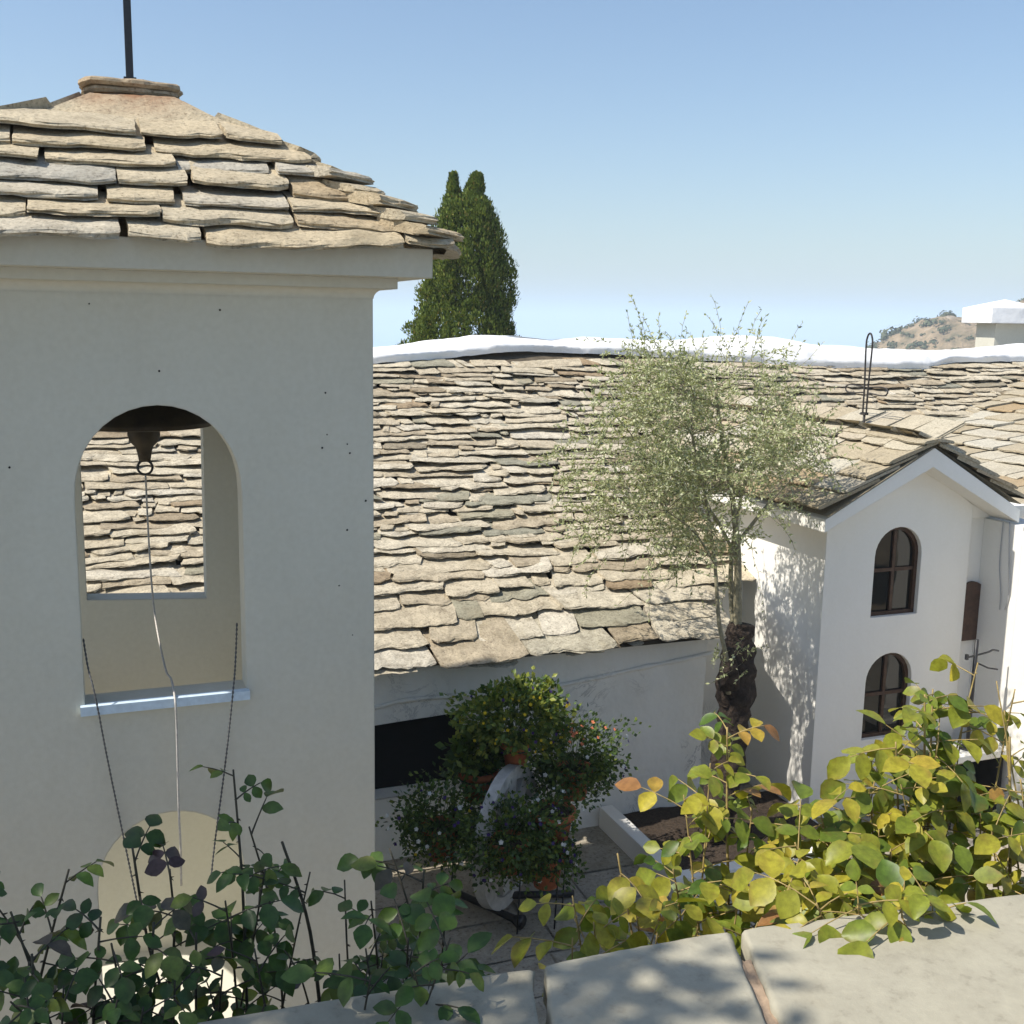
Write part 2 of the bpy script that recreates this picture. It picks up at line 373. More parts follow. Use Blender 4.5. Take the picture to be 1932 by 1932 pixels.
# ------------------------------------------------------------------ stone slabs
def slab(mb, O, U, W, Nn, w, l, t, lift, tint, rough=1.0, corner=1.0, skew=0.0, rag=1.0, edge_out=0.6, taper=0.0):
    """one split stone: front edge along U at O, running l up the slope W; Nn is the roof normal"""
    nu = max(4, int(w / 0.05)); seed = rnd(0, 100)
    rows = [0.0, 0.030, 0.10, l * 0.55, l]
    c0 = rnd(0.0, 0.085) * corner; c1 = rnd(0.0, 0.085) * corner
    cw0 = rnd(0.03, 0.16) * corner + 1e-4; cw1 = rnd(0.03, 0.16) * corner + 1e-4
    tiltx = rnd(-0.012, 0.012) * rough
    kn = [(0.0, rnd(-.012, .012))]; xq = rnd(.08, .22)
    while xq < w - .06:
        kn.append((xq, rnd(-.020, .026) * rag)); xq += rnd(.05, .24)
    kn.append((w, rnd(-.012, .012)))
    def fy(x):
        y = interp(kn, x) + 0.010 * rag * mnoise.noise(V((x * 21, seed, 7.3)))
        if x < cw0: y += c0 * (1 - x / cw0)
        if w - x < cw1: y += c1 * (1 - (w - x) / cw1)
        return y
    vs = []; base = len(mb.v)
    for j, r in enumerate(rows):
        for i in range(nu + 1):
            x = w * i / nu; y0 = fy(x); y = y0 + (l - y0) * (r / l)
            xx = x + skew * r + (0.012 * rough * mnoise.noise(V((y * 9, seed, i * 3.0))) if i in (0, nu) else 0)
            h = lift * (1 - y / l) + t + tiltx * (x / w - 0.5) * 2 * (w / 0.5)
            h += 0.010 * rough * mnoise.noise(V((x * 4 + seed, y * 5, 1.0))) + 0.004 * rough * mnoise.noise(V((x * 17, y * 17, seed)))
            if j == 0: h -= 0.004 + 0.010 * rag * abs(mnoise.noise(V((x * 13, seed, 2.0))))
            if taper: xx = w / 2 + (xx - w / 2) * (1 - taper * r / l)
            vs.append(O + U * xx + W * y + Nn * h)
    n1 = nu + 1
    for li, (fr, off) in enumerate(((0.80, 0.004), (0.62, 0.022), (0.40, 0.012), (0.22, 0.024), (0.0, -0.045))):
        for i in range(nu + 1):
            x = w * i / nu
            y = fy(x) - off * rough * (1 if off < 0 else edge_out) + 0.013 * rough * mnoise.noise(V((x * 12, seed, li * 5.3))) + 0.008 * rough * mnoise.noise(V((x * 37, seed, li * 9.3)))
            h = lift * (1 - y / l) + t * (fr + .07 * mnoise.noise(V((x * 9, seed, li * 3.1)))) + tiltx * (x / w - 0.5) * 2 * (w / 0.5)
            vs.append(O + U * x + W * y + Nn * h)
    LB = 9 * n1
    fs = [(j * n1 + i, j * n1 + i + 1, (j + 1) * n1 + i + 1, (j + 1) * n1 + i) for j in range(4) for i in range(nu)]
    for i in range(nu):
        up = 0
        for li in range(5):
            lo = (5 + li) * n1; fs.append((lo + i, lo + i + 1, up + i + 1, up + i)); up = lo
    # sides: bottom points under the side edges
    k = len(vs)
    for i in (0, nu):
        for r in rows[1:]:
            x = w * i / nu; y = fy(x) + (l - fy(x)) * (r / l)
            if taper: x = w / 2 + (x - w / 2) * (1 - taper * r / l)
            vs.append(O + U * (x + skew * r) + W * y + Nn * (lift * (1 - y / l)))
    for s_, i in ((0, 0), (1, nu)):
        b = k + s_ * 4
        f_ = [i] + [(5 + li) * n1 + i for li in range(5)] + [b, n1 + i]
        fs.append(tuple(f_) if s_ == 0 else tuple(reversed(f_)))
        for j in range(1, 4):
            q = (j * n1 + i, b + j - 1, b + j, (j + 1) * n1 + i)
            fs.append(q if s_ == 0 else tuple(reversed(q)))
    mb.add(vs, fs, tint)
def slab_roof(mb, O, U, W, Nn, u0, u1, slope, exposure, wid, thick, rough=1.0, corner=1.0, wav=0.03, gap=0.015, tints=None, first=None, rag=1.0, skewr=0.03, extra_p=0.25, clip=None, lift_k=2.5):
    """courses of overlapping slabs; u0/u1/exposure/wid may be functions of slope distance"""
    s = 0.0; row = 0
    cal = lambda f, x: f(x) if callable(f) else f
    while s < slope:
        ex = cal(exposure, s) * rnd(0.85, 1.15)
        a, b = cal(u0, s), cal(u1, s)
        wr = cal(wid, s); u = a - (0 if clip else rnd(0, wr[1]) )
        if clip: u = a
        while u < b:
            w = rnd(*wr) if random.random() > 0.22 else rnd(wr[0] * 0.5, wr[0])
            if random.random() < 0.07: w = wr[1] * rnd(1.1, 1.5)
            if clip:
                if b - u - w < wr[0] * 0.6: w = b - u
            t = rnd(*thick); l = ex * 2.3
            sy = s + wav * mnoise.noise(V((u * 0.55, row * 3.1, 0.0))) + rnd(-0.5, 0.5) * wav
            tint = tints() if tints else random.random()
            o = O + U * (u + gap / 2) + W * sy
            slab(mb, o, U, W, Nn, max(0.05, w - gap * rnd(0.3, 1.8)), l, t, lift_k * (thick[0] + thick[1]) / 2 * rnd(0.85, 1.25), tint, rough, corner, rnd(-skewr, skewr) / max(l, .1), rag)
            if random.random() < extra_p:      # thin sliver of stone wedged under the slab
                w2 = w * rnd(0.3, 0.8)
                slab(mb, O + U * (u + rnd(0, w - w2)) + W * (sy - rnd(0.005, 0.03)), U, W, Nn, w2, l, t * 0.5, 1.5 * (thick[0] + thick[1]) / 2, tints() if tints else random.random(), rough, corner, 0, rag)
            u += w
        s += ex; row += 1

# ------------------------------------------------------------------ the setting
def plane_obj(name, pts, mat):
    mb = MB(); mb.add(pts, [tuple(range(len(pts)))])
    o = mb.build(name, mat); o['kind'] = 'structure'; return o
plane_obj('sea', [(-8900, -8900, -62), (8900, -8900, -62), (8900, 8900, -62), (-8900, 8900, -62)], M['sea'])
# land under and around the buildings, dropping to the sea
mb = MB()
def land(i, j):
    r = [0, 14, 22, 34, 48, 60, 75, 95][j]; z = [-0.06, -0.06, -1.5, -2.6, -4.0, -12, -35, -66][j]
    a = 2 * pi * i / 40
    return V((4 + r * cos(a), 8 + r * sin(a), z + (1.2 * mnoise.noise(V((r * .1, a * 2, 0))) if j > 1 else 0)))
mb.add([land(i, j) for j in range(8) for i in range(40)],
       [(j * 40 + i, j * 40 + (i + 1) % 40, (j + 1) * 40 + (i + 1) % 40, (j + 1) * 40 + i) for j in range(7) for i in range(40)])
mb.build('ground', M['earth'], smooth=True)['kind'] = 'structure'
# courtyard paving: irregular flat stones over a bed, one sheet
mb = MB()
yy = 2.6
while yy < 9.4:
    d = rnd(0.45, 0.75); xx = -4.0 + rnd(0, .5)
    while xx < 12.0:
        w = rnd(0.5, 1.1); z = rnd(-0.003, 0.003)
        x0, x1, y0, y1 = xx + .012, xx + w - .012, yy + .012, yy + d - .012
        j = lambda: rnd(-.02, .02)
        mb.add([(x0 + j(), y0 + j(), z), (x1 + j(), y0 + j(), z), (x1 + j(), y1 + j(), z), (x0 + j(), y1 + j(), z)], [(0, 1, 2, 3)], random.random())
        xx += w
    yy += d
mb.add([(-4.5, 2.4, -0.012), (12.4, 2.4, -0.012), (12.4, 9.6, -0.012), (-4.5, 9.6, -0.012)], [(0, 1, 2, 3)], 0.2)
mb.build('courtyard_floor', M['paving'])['kind'] = 'structure'
mb = MB(); mb.box((-12, -14, 2.4), (14, 1.34, 2.95))
mb.build('terrace', M['terrace'])['kind'] = 'structure'
mb = MB(); mb.box((-9000, -9000, -63.5), (9000, 9000, 54.0))
m_, nt_, out_ = new_mat('sea_haze'); pv = N(nt_, 'ShaderNodeVolumePrincipled'); pv.inputs['Density'].default_value = 0.0007
pv.inputs['Color'].default_value = (0.78, 0.88, 0.97, 1); pv.inputs['Anisotropy'].default_value = 0.0
nt_.links.new(pv.outputs[0], out_.inputs['Volume'])
mb.build('haze', m_)['kind'] = 'stuff'
# far rocky hill on the right, across the water
def hill_h(u):   # crest height seen along the picture column u
    return interp([(1500, -30), (1600, -8), (1645, -0.5), (1700, 4.2), (1730, 6.0), (1770, 7.6), (1850, 7.4), (1890, 9.5), (1932, 12.5), (2050, 20), (2300, 34), (2700, 48)], u)
mb = MB()
def hill_p(i, j):
    u = 1480 + 1300 * i; dst = 215 + 260 * j
    d = ray(u, 700); d.z = 0; d.normalize()
    p = V((0, 0, 0)) + d * dst
    k = 1 - abs((dst - 300) / (90 if dst < 300 else 190)) ** 1.6
    z = lerp(-66, hill_h(u), max(0, min(1, k)) ** 0.8)
    z += 1.1 * mnoise.noise(V((p.x * .08, p.y * .08, 0))) + 0.9 * mnoise.noise(V((p.x * .3, p.y * .3, 5))) + .5 * mnoise.noise(V((p.x * .8, p.y * .8, 5)))
    return V((p.x, p.y, z))
mb.grid(hill_p, 260, 100)
mb.build('hill', M['hill'], smooth=True)['kind'] = 'structure'
mb = MB()
for k in range(620):
    i = random.random() ** 1.6; j = rnd(0.10, 0.36)
    p = hill_p(i * 0.6 + 0.12, j)
    if p.z < -25: continue
    R = rnd(0.4, 1.0) if random.random() < .6 else rnd(1.0, 2.0)
    sx_, sy_ = rnd(.8, 1.5), rnd(.6, 1.1)
    for q in range(44):
        d = V((random.gauss(0, 1), random.gauss(0, 1), abs(random.gauss(0, .8)))).normalized()
        d *= rnd(.5, 1.0) * (1 + .4 * mnoise.noise(d * 2 + p)); c = p + V((d.x * R * sx_, d.y * R, d.z * R * sy_)); sz = R * rnd(0.10, 0.26)
        a = V((random.gauss(0, 1), random.gauss(0, 1), random.gauss(0, 1))).normalized(); b = d.cross(a).normalized(); a = b.cross(d)
        mb.add([c - a * sz - b * sz, c + a * sz - b * sz * .6, c + a * sz * .7 + b * sz, c - a * sz + b * sz * .7], [(0, 1, 2, 3)], rnd(0.2, 1) )
tag(mb.build('hillside_scrub', M['scrub']), 'olive green scrub bushes scattered over the far rocky hillside', 'scrub', kind='stuff')

# ------------------------------------------------------------------ bell tower
TX0, TX1, TY0, TY1 = -0.73, 1.275, 5.2, 7.2
TC = V((0.27, 6.2, 0))
tower = thing('bell_tower', 'cream plastered bell tower with arched opening and stepped stone slab roof', 'bell tower', (0.27, 6.2, 0))
def arch_open(x0, x1, z0, zs, top, n=18):
    cx = (x0 + x1) / 2; r = (x1 - x0) / 2
    return [(x0, z0), (x1, z0)] + [(cx + r * cos(pi * k / n), zs + (top - zs) * sin(pi * k / n) ** 0.92) for k in range(n + 1)]
mb = MB()
front_holes = [arch_open(-0.075, 0.65, 2.83, 3.78, 4.20), arch_open(-0.06, 0.62, 0.55, 1.90, 2.265)]
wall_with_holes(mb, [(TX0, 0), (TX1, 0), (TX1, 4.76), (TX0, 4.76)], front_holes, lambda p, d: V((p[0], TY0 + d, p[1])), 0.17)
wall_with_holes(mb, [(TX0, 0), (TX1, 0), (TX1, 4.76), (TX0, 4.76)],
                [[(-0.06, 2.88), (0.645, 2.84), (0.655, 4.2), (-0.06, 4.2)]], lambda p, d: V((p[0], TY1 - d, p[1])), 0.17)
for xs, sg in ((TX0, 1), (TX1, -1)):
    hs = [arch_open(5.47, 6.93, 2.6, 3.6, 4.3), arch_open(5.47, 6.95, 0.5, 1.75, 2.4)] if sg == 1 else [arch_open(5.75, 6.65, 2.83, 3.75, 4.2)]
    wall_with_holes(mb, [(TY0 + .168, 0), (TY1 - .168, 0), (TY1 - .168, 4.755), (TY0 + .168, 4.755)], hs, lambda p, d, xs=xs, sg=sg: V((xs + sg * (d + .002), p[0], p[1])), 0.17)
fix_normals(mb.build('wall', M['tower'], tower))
mb = MB(); mb.box((TX0 + .16, TY0 + .16, 0.4), (TX1 - .16, TY1 - .16, 0.5)); mb.build('inner_floor', M['tower'], tower)

mb = MB(); mb.box((TX0 + .165, TY0 + .165, 4.62), (TX1 - .165, TY1 - .165, 4.72)); mb.build('ceiling', M['beam'], tower)
mb = MB()
mb.box((TX0 + .17, 6.12, 4.09), (TX1 - .17, 6.30, 4.4)); mb.build('beam', M['beam'], tower); mb = MB(); mb.box((TX0 + .17, 6.72, 4.10), (TX1 - .17, 6.95, 4.5))
mb.build('beam', M['beam'], tower)
mb = MB(); mb.box((-0.095, TY0 - .035, 2.795), (0.66, TY0 + .012, 2.838)); rail = mb.build('sill_rail', M['pale_blue'], tower)
# small pits in the plaster and old nail holes read as dots on the wall
mb = MB()
for (u, v) in [(614, 741), (617, 820), (608, 845), (655, 838), (660, 855), (665, 1198), (640, 1105), (18, 882), (168, 573), (415, 585), (690, 945), (300, 700), (655, 1000)]:
    c = at_y(u, v, TY0 - .002); r = rnd(.003, .006)
    mb.add([c + V((r * cos(a) * rnd(.7, 1.2), 0, r * sin(a) * rnd(.7, 1.2))) for a in [2 * pi * k / 7 for k in range(7)]], [tuple(range(6, -1, -1))]); mb.build('nail_hole', M['dark'], tower); mb = MB()
# cornice: two steps
mb = MB()
rings = []
for kk in range(13):
    a_ = kk / 12 * pi / 2; o_ = .003 + .05 * (1 - cos(a_)); z_ = 4.69 + .045 * sin(a_)
    rings.append([(TX0 - o_, TY0 - o_, z_), (TX1 + o_, TY0 - o_, z_), (TX1 + o_, TY1 + o_, z_), (TX0 - o_, TY1 + o_, z_)])
mb.add([p for r in rings for p in r], [(4 * j + i, 4 * j + (i + 1) % 4, 4 * j + 4 + (i + 1) % 4, 4 * j + 4 + i) for j in range(12) for i in range(4)])
mb.box((TX0 - .095, TY0 - .095, 4.735), (TX1 + .095, TY1 + .095, 4.785))
mb.box((TX0 - .225, TY0 - .225, 4.785), (TX1 + .225, TY1 + .225, 4.915))
mb.build('cornice', M['tower'], tower)
# roof
mb = MB()
RH, RT, RZ0, RZ1 = 1.285, 0.28, 4.825, 5.60
mb.add([(TC.x - 1.15, TC.y - 1.15, 4.9), (TC.x + 1.15, TC.y - 1.15, 4.9), (TC.x + 1.15, TC.y + 1.15, 4.9), (TC.x - 1.15, TC.y + 1.15, 4.9),
        (TC.x - .2, TC.y - .2, 5.56), (TC.x + .2, TC.y - .2, 5.56), (TC.x + .2, TC.y + .2, 5.56), (TC.x - .2, TC.y + .2, 5.56)],
       [(0, 1, 5, 4), (1, 2, 6, 5), (2, 3, 7, 6), (3, 0, 4, 7), (4, 5, 6, 7), (3, 2, 1, 0)], 0.1)
sl_len = sqrt((RH - RT) ** 2 + (RZ1 - RZ0) ** 2); sa = (RZ1 - RZ0) / sl_len; ca = (RH - RT) / sl_len
for k in range(4):
    A = k * pi / 2
    U = V((cos(A), sin(A), 0)); In = V((-sin(A), cos(A), 0))
    W = In * ca + V((0, 0, sa)); Nn = V((0, 0, ca)) - In * sa
    O = TC + V((0, 0, RZ0)) - In * RH
    random.seed(40 + k); v_start = len(mb.v)
    slab_roof(mb, O, U, W, Nn, lambda s: -RH + s * ca - 0.02, lambda s: RH - s * ca + 0.02, sl_len - 0.34,
              lambda s: 0.140, lambda s: (0.34, 0.60), (0.030, 0.044), 1.0, 0.45, 0.022, 0.024, lambda: random.choice([rnd(.1, .7), rnd(.3, .75), rnd(.6, 1)]), None, 1.1, 0.0, 0.15, clip=True, lift_k=2.3)
    # top slab of each side
    o = TC + V((0, 0, RZ1 - .225)) - In * (RT + .215)
    slab(mb, o - U * .515 + Nn * .03, U, W, Nn, 1.03, 0.37, 0.036, 0.03, 0.45, 0.6, .3, taper=.62)
    for vi in range(v_start, len(mb.v)):          # mitre the slab ends along the hips
        p = V(mb.v[vi]) - TC; d = -p.dot(In); u = p.dot(U); lim = d + .012 + .012 * mnoise.noise(V((p.z * 14, k, 0)))
        if abs(u) > lim: q_ = V(mb.v[vi]) + U * ((lim if u > 0 else -lim) - u); mb.v[vi] = tuple(q_)
    # hip stones along the right-hand hip of this face, stepping down
    for q in range(5):
        s = 0.02 + q * (sl_len - .28) / 9
        h = TC + V((0, 0, RZ0)) - In * (RH - s * ca) + U * (RH - s * ca) + V((0, 0, s * sa + 0.075))
        dv = (U + In * -1).normalized(); sl_w = rnd(.30, .40) * (1 - .055 * q)
        Wd = (-dv + V((0, 0, rnd(.22, .34)))).normalized(); Ud = V((-dv.y, dv.x, 0)); Nd = Ud.cross(Wd)
        slab(mb, h - Ud * sl_w / 2 + dv * rnd(-.03, .03) + Nd * 0.012, Ud, Wd, Nd, sl_w, 0.30 - .022 * q, rnd(.035, .05), 0.03, rnd(.2, .9), 1.2, 1.2, taper=.3)
vs0 = len(mb.v)
rust = []
for p in mb.v:
    d = sqrt((p[0] - TC.x) ** 2 + (p[1] - TC.y) ** 2)
    rust.append(max(0.0, min(1.0, (0.47 - d) / 0.2)) * 0.75)
roof_t = mb.build('roof', M['stone_tower'], tower, extra={'rust': rust})
mb = MB()
for zz, hw, t in ((5.60, .16, .065), (5.662, .225, .034), (5.694, .245, .036)):
    n = 28; ring = []
    for kk in range(n):
        a = 2 * pi * kk / n; ca_, sa_ = cos(a), sin(a)
        r = hw / max(abs(ca_), abs(sa_)) ** 0.75 * (1 + 0.13 * mnoise.noise(V((ca_ * 3, sa_ * 3, zz * 9)))); ring.append((ca_ * r, sa_ * r))
    vs = [V((TC.x + x * f, TC.y + y * f, zz + h + .006 * mnoise.noise(V((x * 9, y * 9, h * 50))))) for f, h in ((.94, 0), (1.0, .35 * t), (.985, .75 * t), (.93, t)) for x, y in ring]
    fs = [(j * n + i, j * n + (i + 1) % n, (j + 1) * n + (i + 1) % n, (j + 1) * n + i) for j in range(3) for i in range(n)] + [tuple(range(3 * n, 4 * n)), tuple(range(n - 1, -1, -1))]
    mb.add(vs, fs, 0.45)
mb.build('capstone', M['stone_tower'], roof_t, extra={'rust': [0.3 if (p[1] < TC.y) else .15 for p in mb.v]})
mb = MB(); mb.box((TC.x - .018, TC.y - .018, 5.74), (TC.x + .018, TC.y + .018, 7.1)); mb.box((TC.x - .03, TC.y - .03, 5.745), (TC.x + .03, TC.y + .03, 5.775))
mb.build('finial_pole', M['iron'], tower)

# bell hanging from the beam
bc_ = V((0.27, 6.21, 4.015))
bell = thing('church_bell', 'dark bronze bell hanging in the arched opening of the tower', 'bell', bc_)
mb = MB(); mb.lathe(bc_, [(0.33, .02), (0.345, .0), (0.36, .004), (.355, .03), (.315, .09), (.275, .17), (.25, .27), (.23, .36), (.19, .42), (.10, .45), (.0, .455)], 40)
mb.lathe(bc_, [(0.33, .02), (.29, .10), (.24, .22), (.20, .36), (0, .40)], 40)
mb.build('bell_body', M['bronze'], bell, True)
mb = MB(); mb.lathe(bc_, [(0, .2), (.02, .19), (.022, .05), (.06, .03), (.082, -.01), (.084, -.05), (.074, -.085), (.045, -.115), (.036, -.15), (.030, -.19), (0, -.195)], 18)
mb.build('clapper', M['bronze'], bell, True)
mb = MB(); mb.tube([bc_ + V((.038 * cos(a), .0, -.225 + .038 * sin(a))) for a in [2 * pi * k / 20 for k in range(21)]], .0065, 6)
mb.build('pull_ring', M['iron'], bell, True)
mb = MB()
for x in (-.06, .06): mb = MB(); mb.box((bc_.x + x - .012, bc_.y - .03, bc_.z + .40), (bc_.x + x + .012, bc_.y + .03, bc_.z + .56)); mb.build('hanger', M['iron'], bell)
# bell ropes
def rope(pts, r, label, strand=False, mat='rope'):
    mb = MB(); P = smooth_path(pts, 10)
    if strand:
        # twisted two-strand cord: beads of alternating thickness along the path
        Q = []; 
        tot = 0; L = [0]
        for a, b in zip(P, P[1:]): tot += (b - a).length; L.append(tot)
        n = int(tot / 0.011); rs = []
        for i in range(n + 1):
            s = tot * i / n
            k = max(j for j in range(len(L)) if L[j] <= s + 1e-9); k = min(k, len(P) - 2)
            f = (s - L[k]) / max(1e-9, L[k + 1] - L[k]); Q.append(P[k].lerp(P[k + 1], f)); rs.append(r * (1.0 if i % 2 else 0.45))
        mb.tube(Q, rs, 5)
    else: mb.tube(P, r, 5)
    tag(mb.build('bell_rope', M[mat], None, True), label, 'rope', 'bell ropes on the tower')
rope([bc_ + V((0, 0, -.262)), (0.275, 6.2, 3.3), (0.285, 6.1, 3.0), (0.30, 5.6, 2.86), (0.315, 5.38, 2.862), (0.315, 5.155, 2.842), (0.318, 5.15, 2.70), (0.315, 5.165, 2.3), (0.318, 5.18, 2.1), (0.32, 5.26, 1.85)], .0055,
     'plain pale cord from the bell clapper over the pale blue sill')
rope([at_y(157, 1205, 5.30), at_y(166, 1260, 5.22), at_y(180, 1316, 5.15), at_y(205, 1445, 5.17), at_y(235, 1590, 5.185), at_y(258, 1700, 5.19)], .0058, 'left of the two twisted dark ropes, slanting down beside the tower arch', True, 'cord')
rope([at_y(447, 1175, 5.30), at_y(444, 1250, 5.22), at_y(440, 1300, 5.15), at_y(425, 1440, 5.17), at_y(404, 1600, 5.185), at_y(398, 1660, 5.19)], .0058, 'right of the two twisted dark ropes, slanting down beside the tower arch', True, 'cord')

# ------------------------------------------------------------------ long stone-roofed church
CY = 8.72; EY, EZ = 8.47, 1.73; PITCH = radians(25)
church = thing('stone_roofed_church', 'long low white church with wide irregular stone slab roof and whitewashed ridge', 'church', (5, 11, 0))
def church_z(y): return EZ + (y - EY) * math.tan(PITCH)
# front wall, hand-plastered (grid with a gap for the dark window)
mb = MB(); hx0, hx1, hz0, hz1 = 1.5, 2.98, 0.54, 1.215
xs = sorted(set([round(-3 + .17 * i, 3) for i in range(51)] + [hx0, hx1])); zs = sorted(set([0, .18, .36, hz0, .7, .85, 1.0, hz1, 1.35, 1.5, 1.65, 1.80]))
xs = [x for x in xs if x <= 5.36]
def cw(x, z): return V((x, CY + 0.035 * mnoise.noise(V((x * .8, z * 1.1, 3))) + .012 * mnoise.noise(V((x * 3, z * 3, 8))) - (.05 * (1 - z / .2) if z < .2 else 0), z + (.035 * (x - 2.2) / .8 if abs(z - hz1) < 1e-6 and hx0 <= x <= hx1 else 0)))
idx = {}
vs = []
for i, x in enumerate(xs):
    for j, z in enumerate(zs): idx[i, j] = len(vs); vs.append(cw(x, z))
fs = [(idx[i, j], idx[i + 1, j], idx[i + 1, j + 1], idx[i, j + 1]) for i in range(len(xs) - 1) for j in range(len(zs) - 1)
      if not (xs[i] >= hx0 - 1e-6 and xs[i + 1] <= hx1 + 1e-6 and zs[j] >= hz0 - 1e-6 and zs[j + 1] <= hz1 + 1e-6)]
mb.add(vs, fs)
# window reveal
hb = [cw(hx0, hz0), cw(hx1, hz0), cw(hx1, hz1), cw(hx0, hz1)]
mb.add(hb + [p + V((0, .3, 0)) for p in hb], [(0, 4, 5, 1), (1, 5, 6, 2), (2, 6, 7, 3), (3, 7, 4, 0)])
mb.add([cw(xs[-1], z) for z in zs] + [V((5.42, 9.4, z)) for z in zs], [(j, len(zs) + j, len(zs) + j + 1, j + 1) for j in range(len(zs) - 1)])
mb.add([(5.38, 9.36, 0), (6.2, 9.36, 0), (6.2, 9.36, 2.12), (5.38, 9.36, 2.12)], [(0, 1, 2, 3)])
mb.add([(-3, CY, 0), (-3, 19, 0), (-3, 19, 1.7), (-3, 13.7, 4.0), (-3, CY, 1.75)], [(0, 1, 2, 3, 4)])
mb.add([(15, CY, 0), (15, CY, 1.7), (15, 13.7, 4.0), (15, 19, 1.7), (15, 19, 0)], [(0, 1, 2, 3, 4)])
mb.add([(15, 19, 0), (15, 19, 1.75), (-3, 19, 1.75), (-3, 19, 0)], [(0, 1, 2, 3)])
mb.build('wall', M['old'], church, True)
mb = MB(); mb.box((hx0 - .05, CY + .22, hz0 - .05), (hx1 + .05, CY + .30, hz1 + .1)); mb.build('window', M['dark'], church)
# plaster moulding that sweeps along under the eave
mb = MB(); P = [at_y(u, v, CY - .015) for u, v in [(640, 1345), (712, 1334), (760, 1322), (840, 1314), (930, 1308), (1020, 1299), (1100, 1284), (1200, 1262), (1290, 1244), (1345, 1231)]]
mb.tube(smooth_path(P, 5), [0.021] * 46, 8, 0.5, 0.35); mb.build('plaster_moulding', M['old'], church, True)
# roof bedding, slabs
mb = MB()
def deck(x0, x1, y0, y1, off=-.01):
    mb.add([(x0, y0, church_z(y0) + off), (x1, y0, church_z(y0) + off), (x1, y1, church_z(y1) + off), (x0, y1, church_z(y1) + off)], [(0, 1, 2, 3)], 0.0)
deck(-3.1, 5.42, EY + .06, 13.75); deck(5.42, 15, 9.3, 13.75)
mb.add([(-3.1, EY + .06, church_z(EY + .06) - .01), (5.42, EY + .06, church_z(EY + .06) - .01), (5.42, CY + .1, church_z(EY + .06) - .012), (-3.1, CY + .1, church_z(EY + .06) - .012)], [(3, 2, 1, 0)])
mb.add([(-3.1, 13.75, church_z(13.75) - .01), (15, 13.75, church_z(13.75) - .01), (15, 19.2, 1.6), (-3.1, 19.2, 1.6)], [(0, 1, 2, 3)], 0.0)
mb.build('roof_bedding', M['deck'], church)
mb = MB(); random.seed(11)
U = V((1, 0, 0)); W = V((0, cos(PITCH), sin(PITCH))); Nn = V((0, -sin(PITCH), cos(PITCH)))
def tint_church():
    return random.choice([rnd(.12, .45), rnd(.3, .62), rnd(.4, .75), rnd(.4, .84), rnd(.0, .25), rnd(.86, 1.0)]) if random.random() < .8 else rnd(.3, .7)
def expo(s): return interp([(0, .28), (.5, .20), (1.1, .135), (2.5, .112), (4.0, .122), (6.0, .145)], s)
def wids(s): return (interp([(0, .40), (.8, .26), (2.0, .16), (6, .15)], s), interp([(0, 1.0), (.8, .95), (2.0, .85), (6, .75)], s))
def rmax(s): return 5.52 + 0.1 * mnoise.noise(V((s * 2, 0, 0))) - 0.25 if s < .95 else 15.0
slab_roof(mb, V((0, EY, EZ)), U, W, Nn, -1.6, rmax, 5.36, expo, wids, (0.010, 0.029), 1.15, 0.5, 0.09, 0.018, tint_church, None, 1.7, 0.14, 0.75, None, 3.3)
mb.build('roof', M['stone'], church)
# whitewashed ridge: lumpy limewash strip
top_pts = [(-3, 4.26), (3.37, 4.24), (3.81, 4.28), (4.3, 4.36), (4.72, 4.40), (5.35, 4.41), (5.84, 4.35), (6.38, 4.41), (7.42, 4.37), (8.69, 4.45), (9.31, 4.44), (9.95, 4.33), (10.99, 4.30), (12.08, 4.26), (12.6, 4.28), (13.87, 4.37), (16, 4.4)]
low_pts = [(-3, 13.40), (3.32, 13.41), (4.2, 13.58), (5.49, 13.76), (7.02, 13.67), (9.39, 13.37), (10.73, 13.30), (11.6, 13.28), (12.2, 13.5), (13.62, 13.55), (16, 13.5)]
mb = MB()
def ridge(i, j):
    x = -3 + 18 * i
    zt = interp(top_pts, x) - .005; yl = interp(low_pts, x) - .10; zl = church_z(yl) + .13
    k = j * 6
    sec = [(yl + .01, zl - .07), (yl, zl + .02), (yl + .10, lerp(zl, zt, .55)), (yl + .26, lerp(zl, zt, .92)), (13.74 + .15, zt), (14.15, zt - .05), (14.5, zt - .35)]
    a = int(min(k, 5)); f = k - a
    y = lerp(sec[a][0], sec[a + 1][0], f); z = lerp(sec[a][1], sec[a + 1][1], f)
    p = V((x, y, z)); d = .045 * mnoise.noise(V((x * 1.7, y * 3, z * 3))) + .018 * mnoise.noise(V((x * 7, y * 7, z * 7)))
    return p + V((0, -d, d * .6))
mb.grid(ridge, 260, 18); mb.build('ridge_cap', M['cap'], church, True)

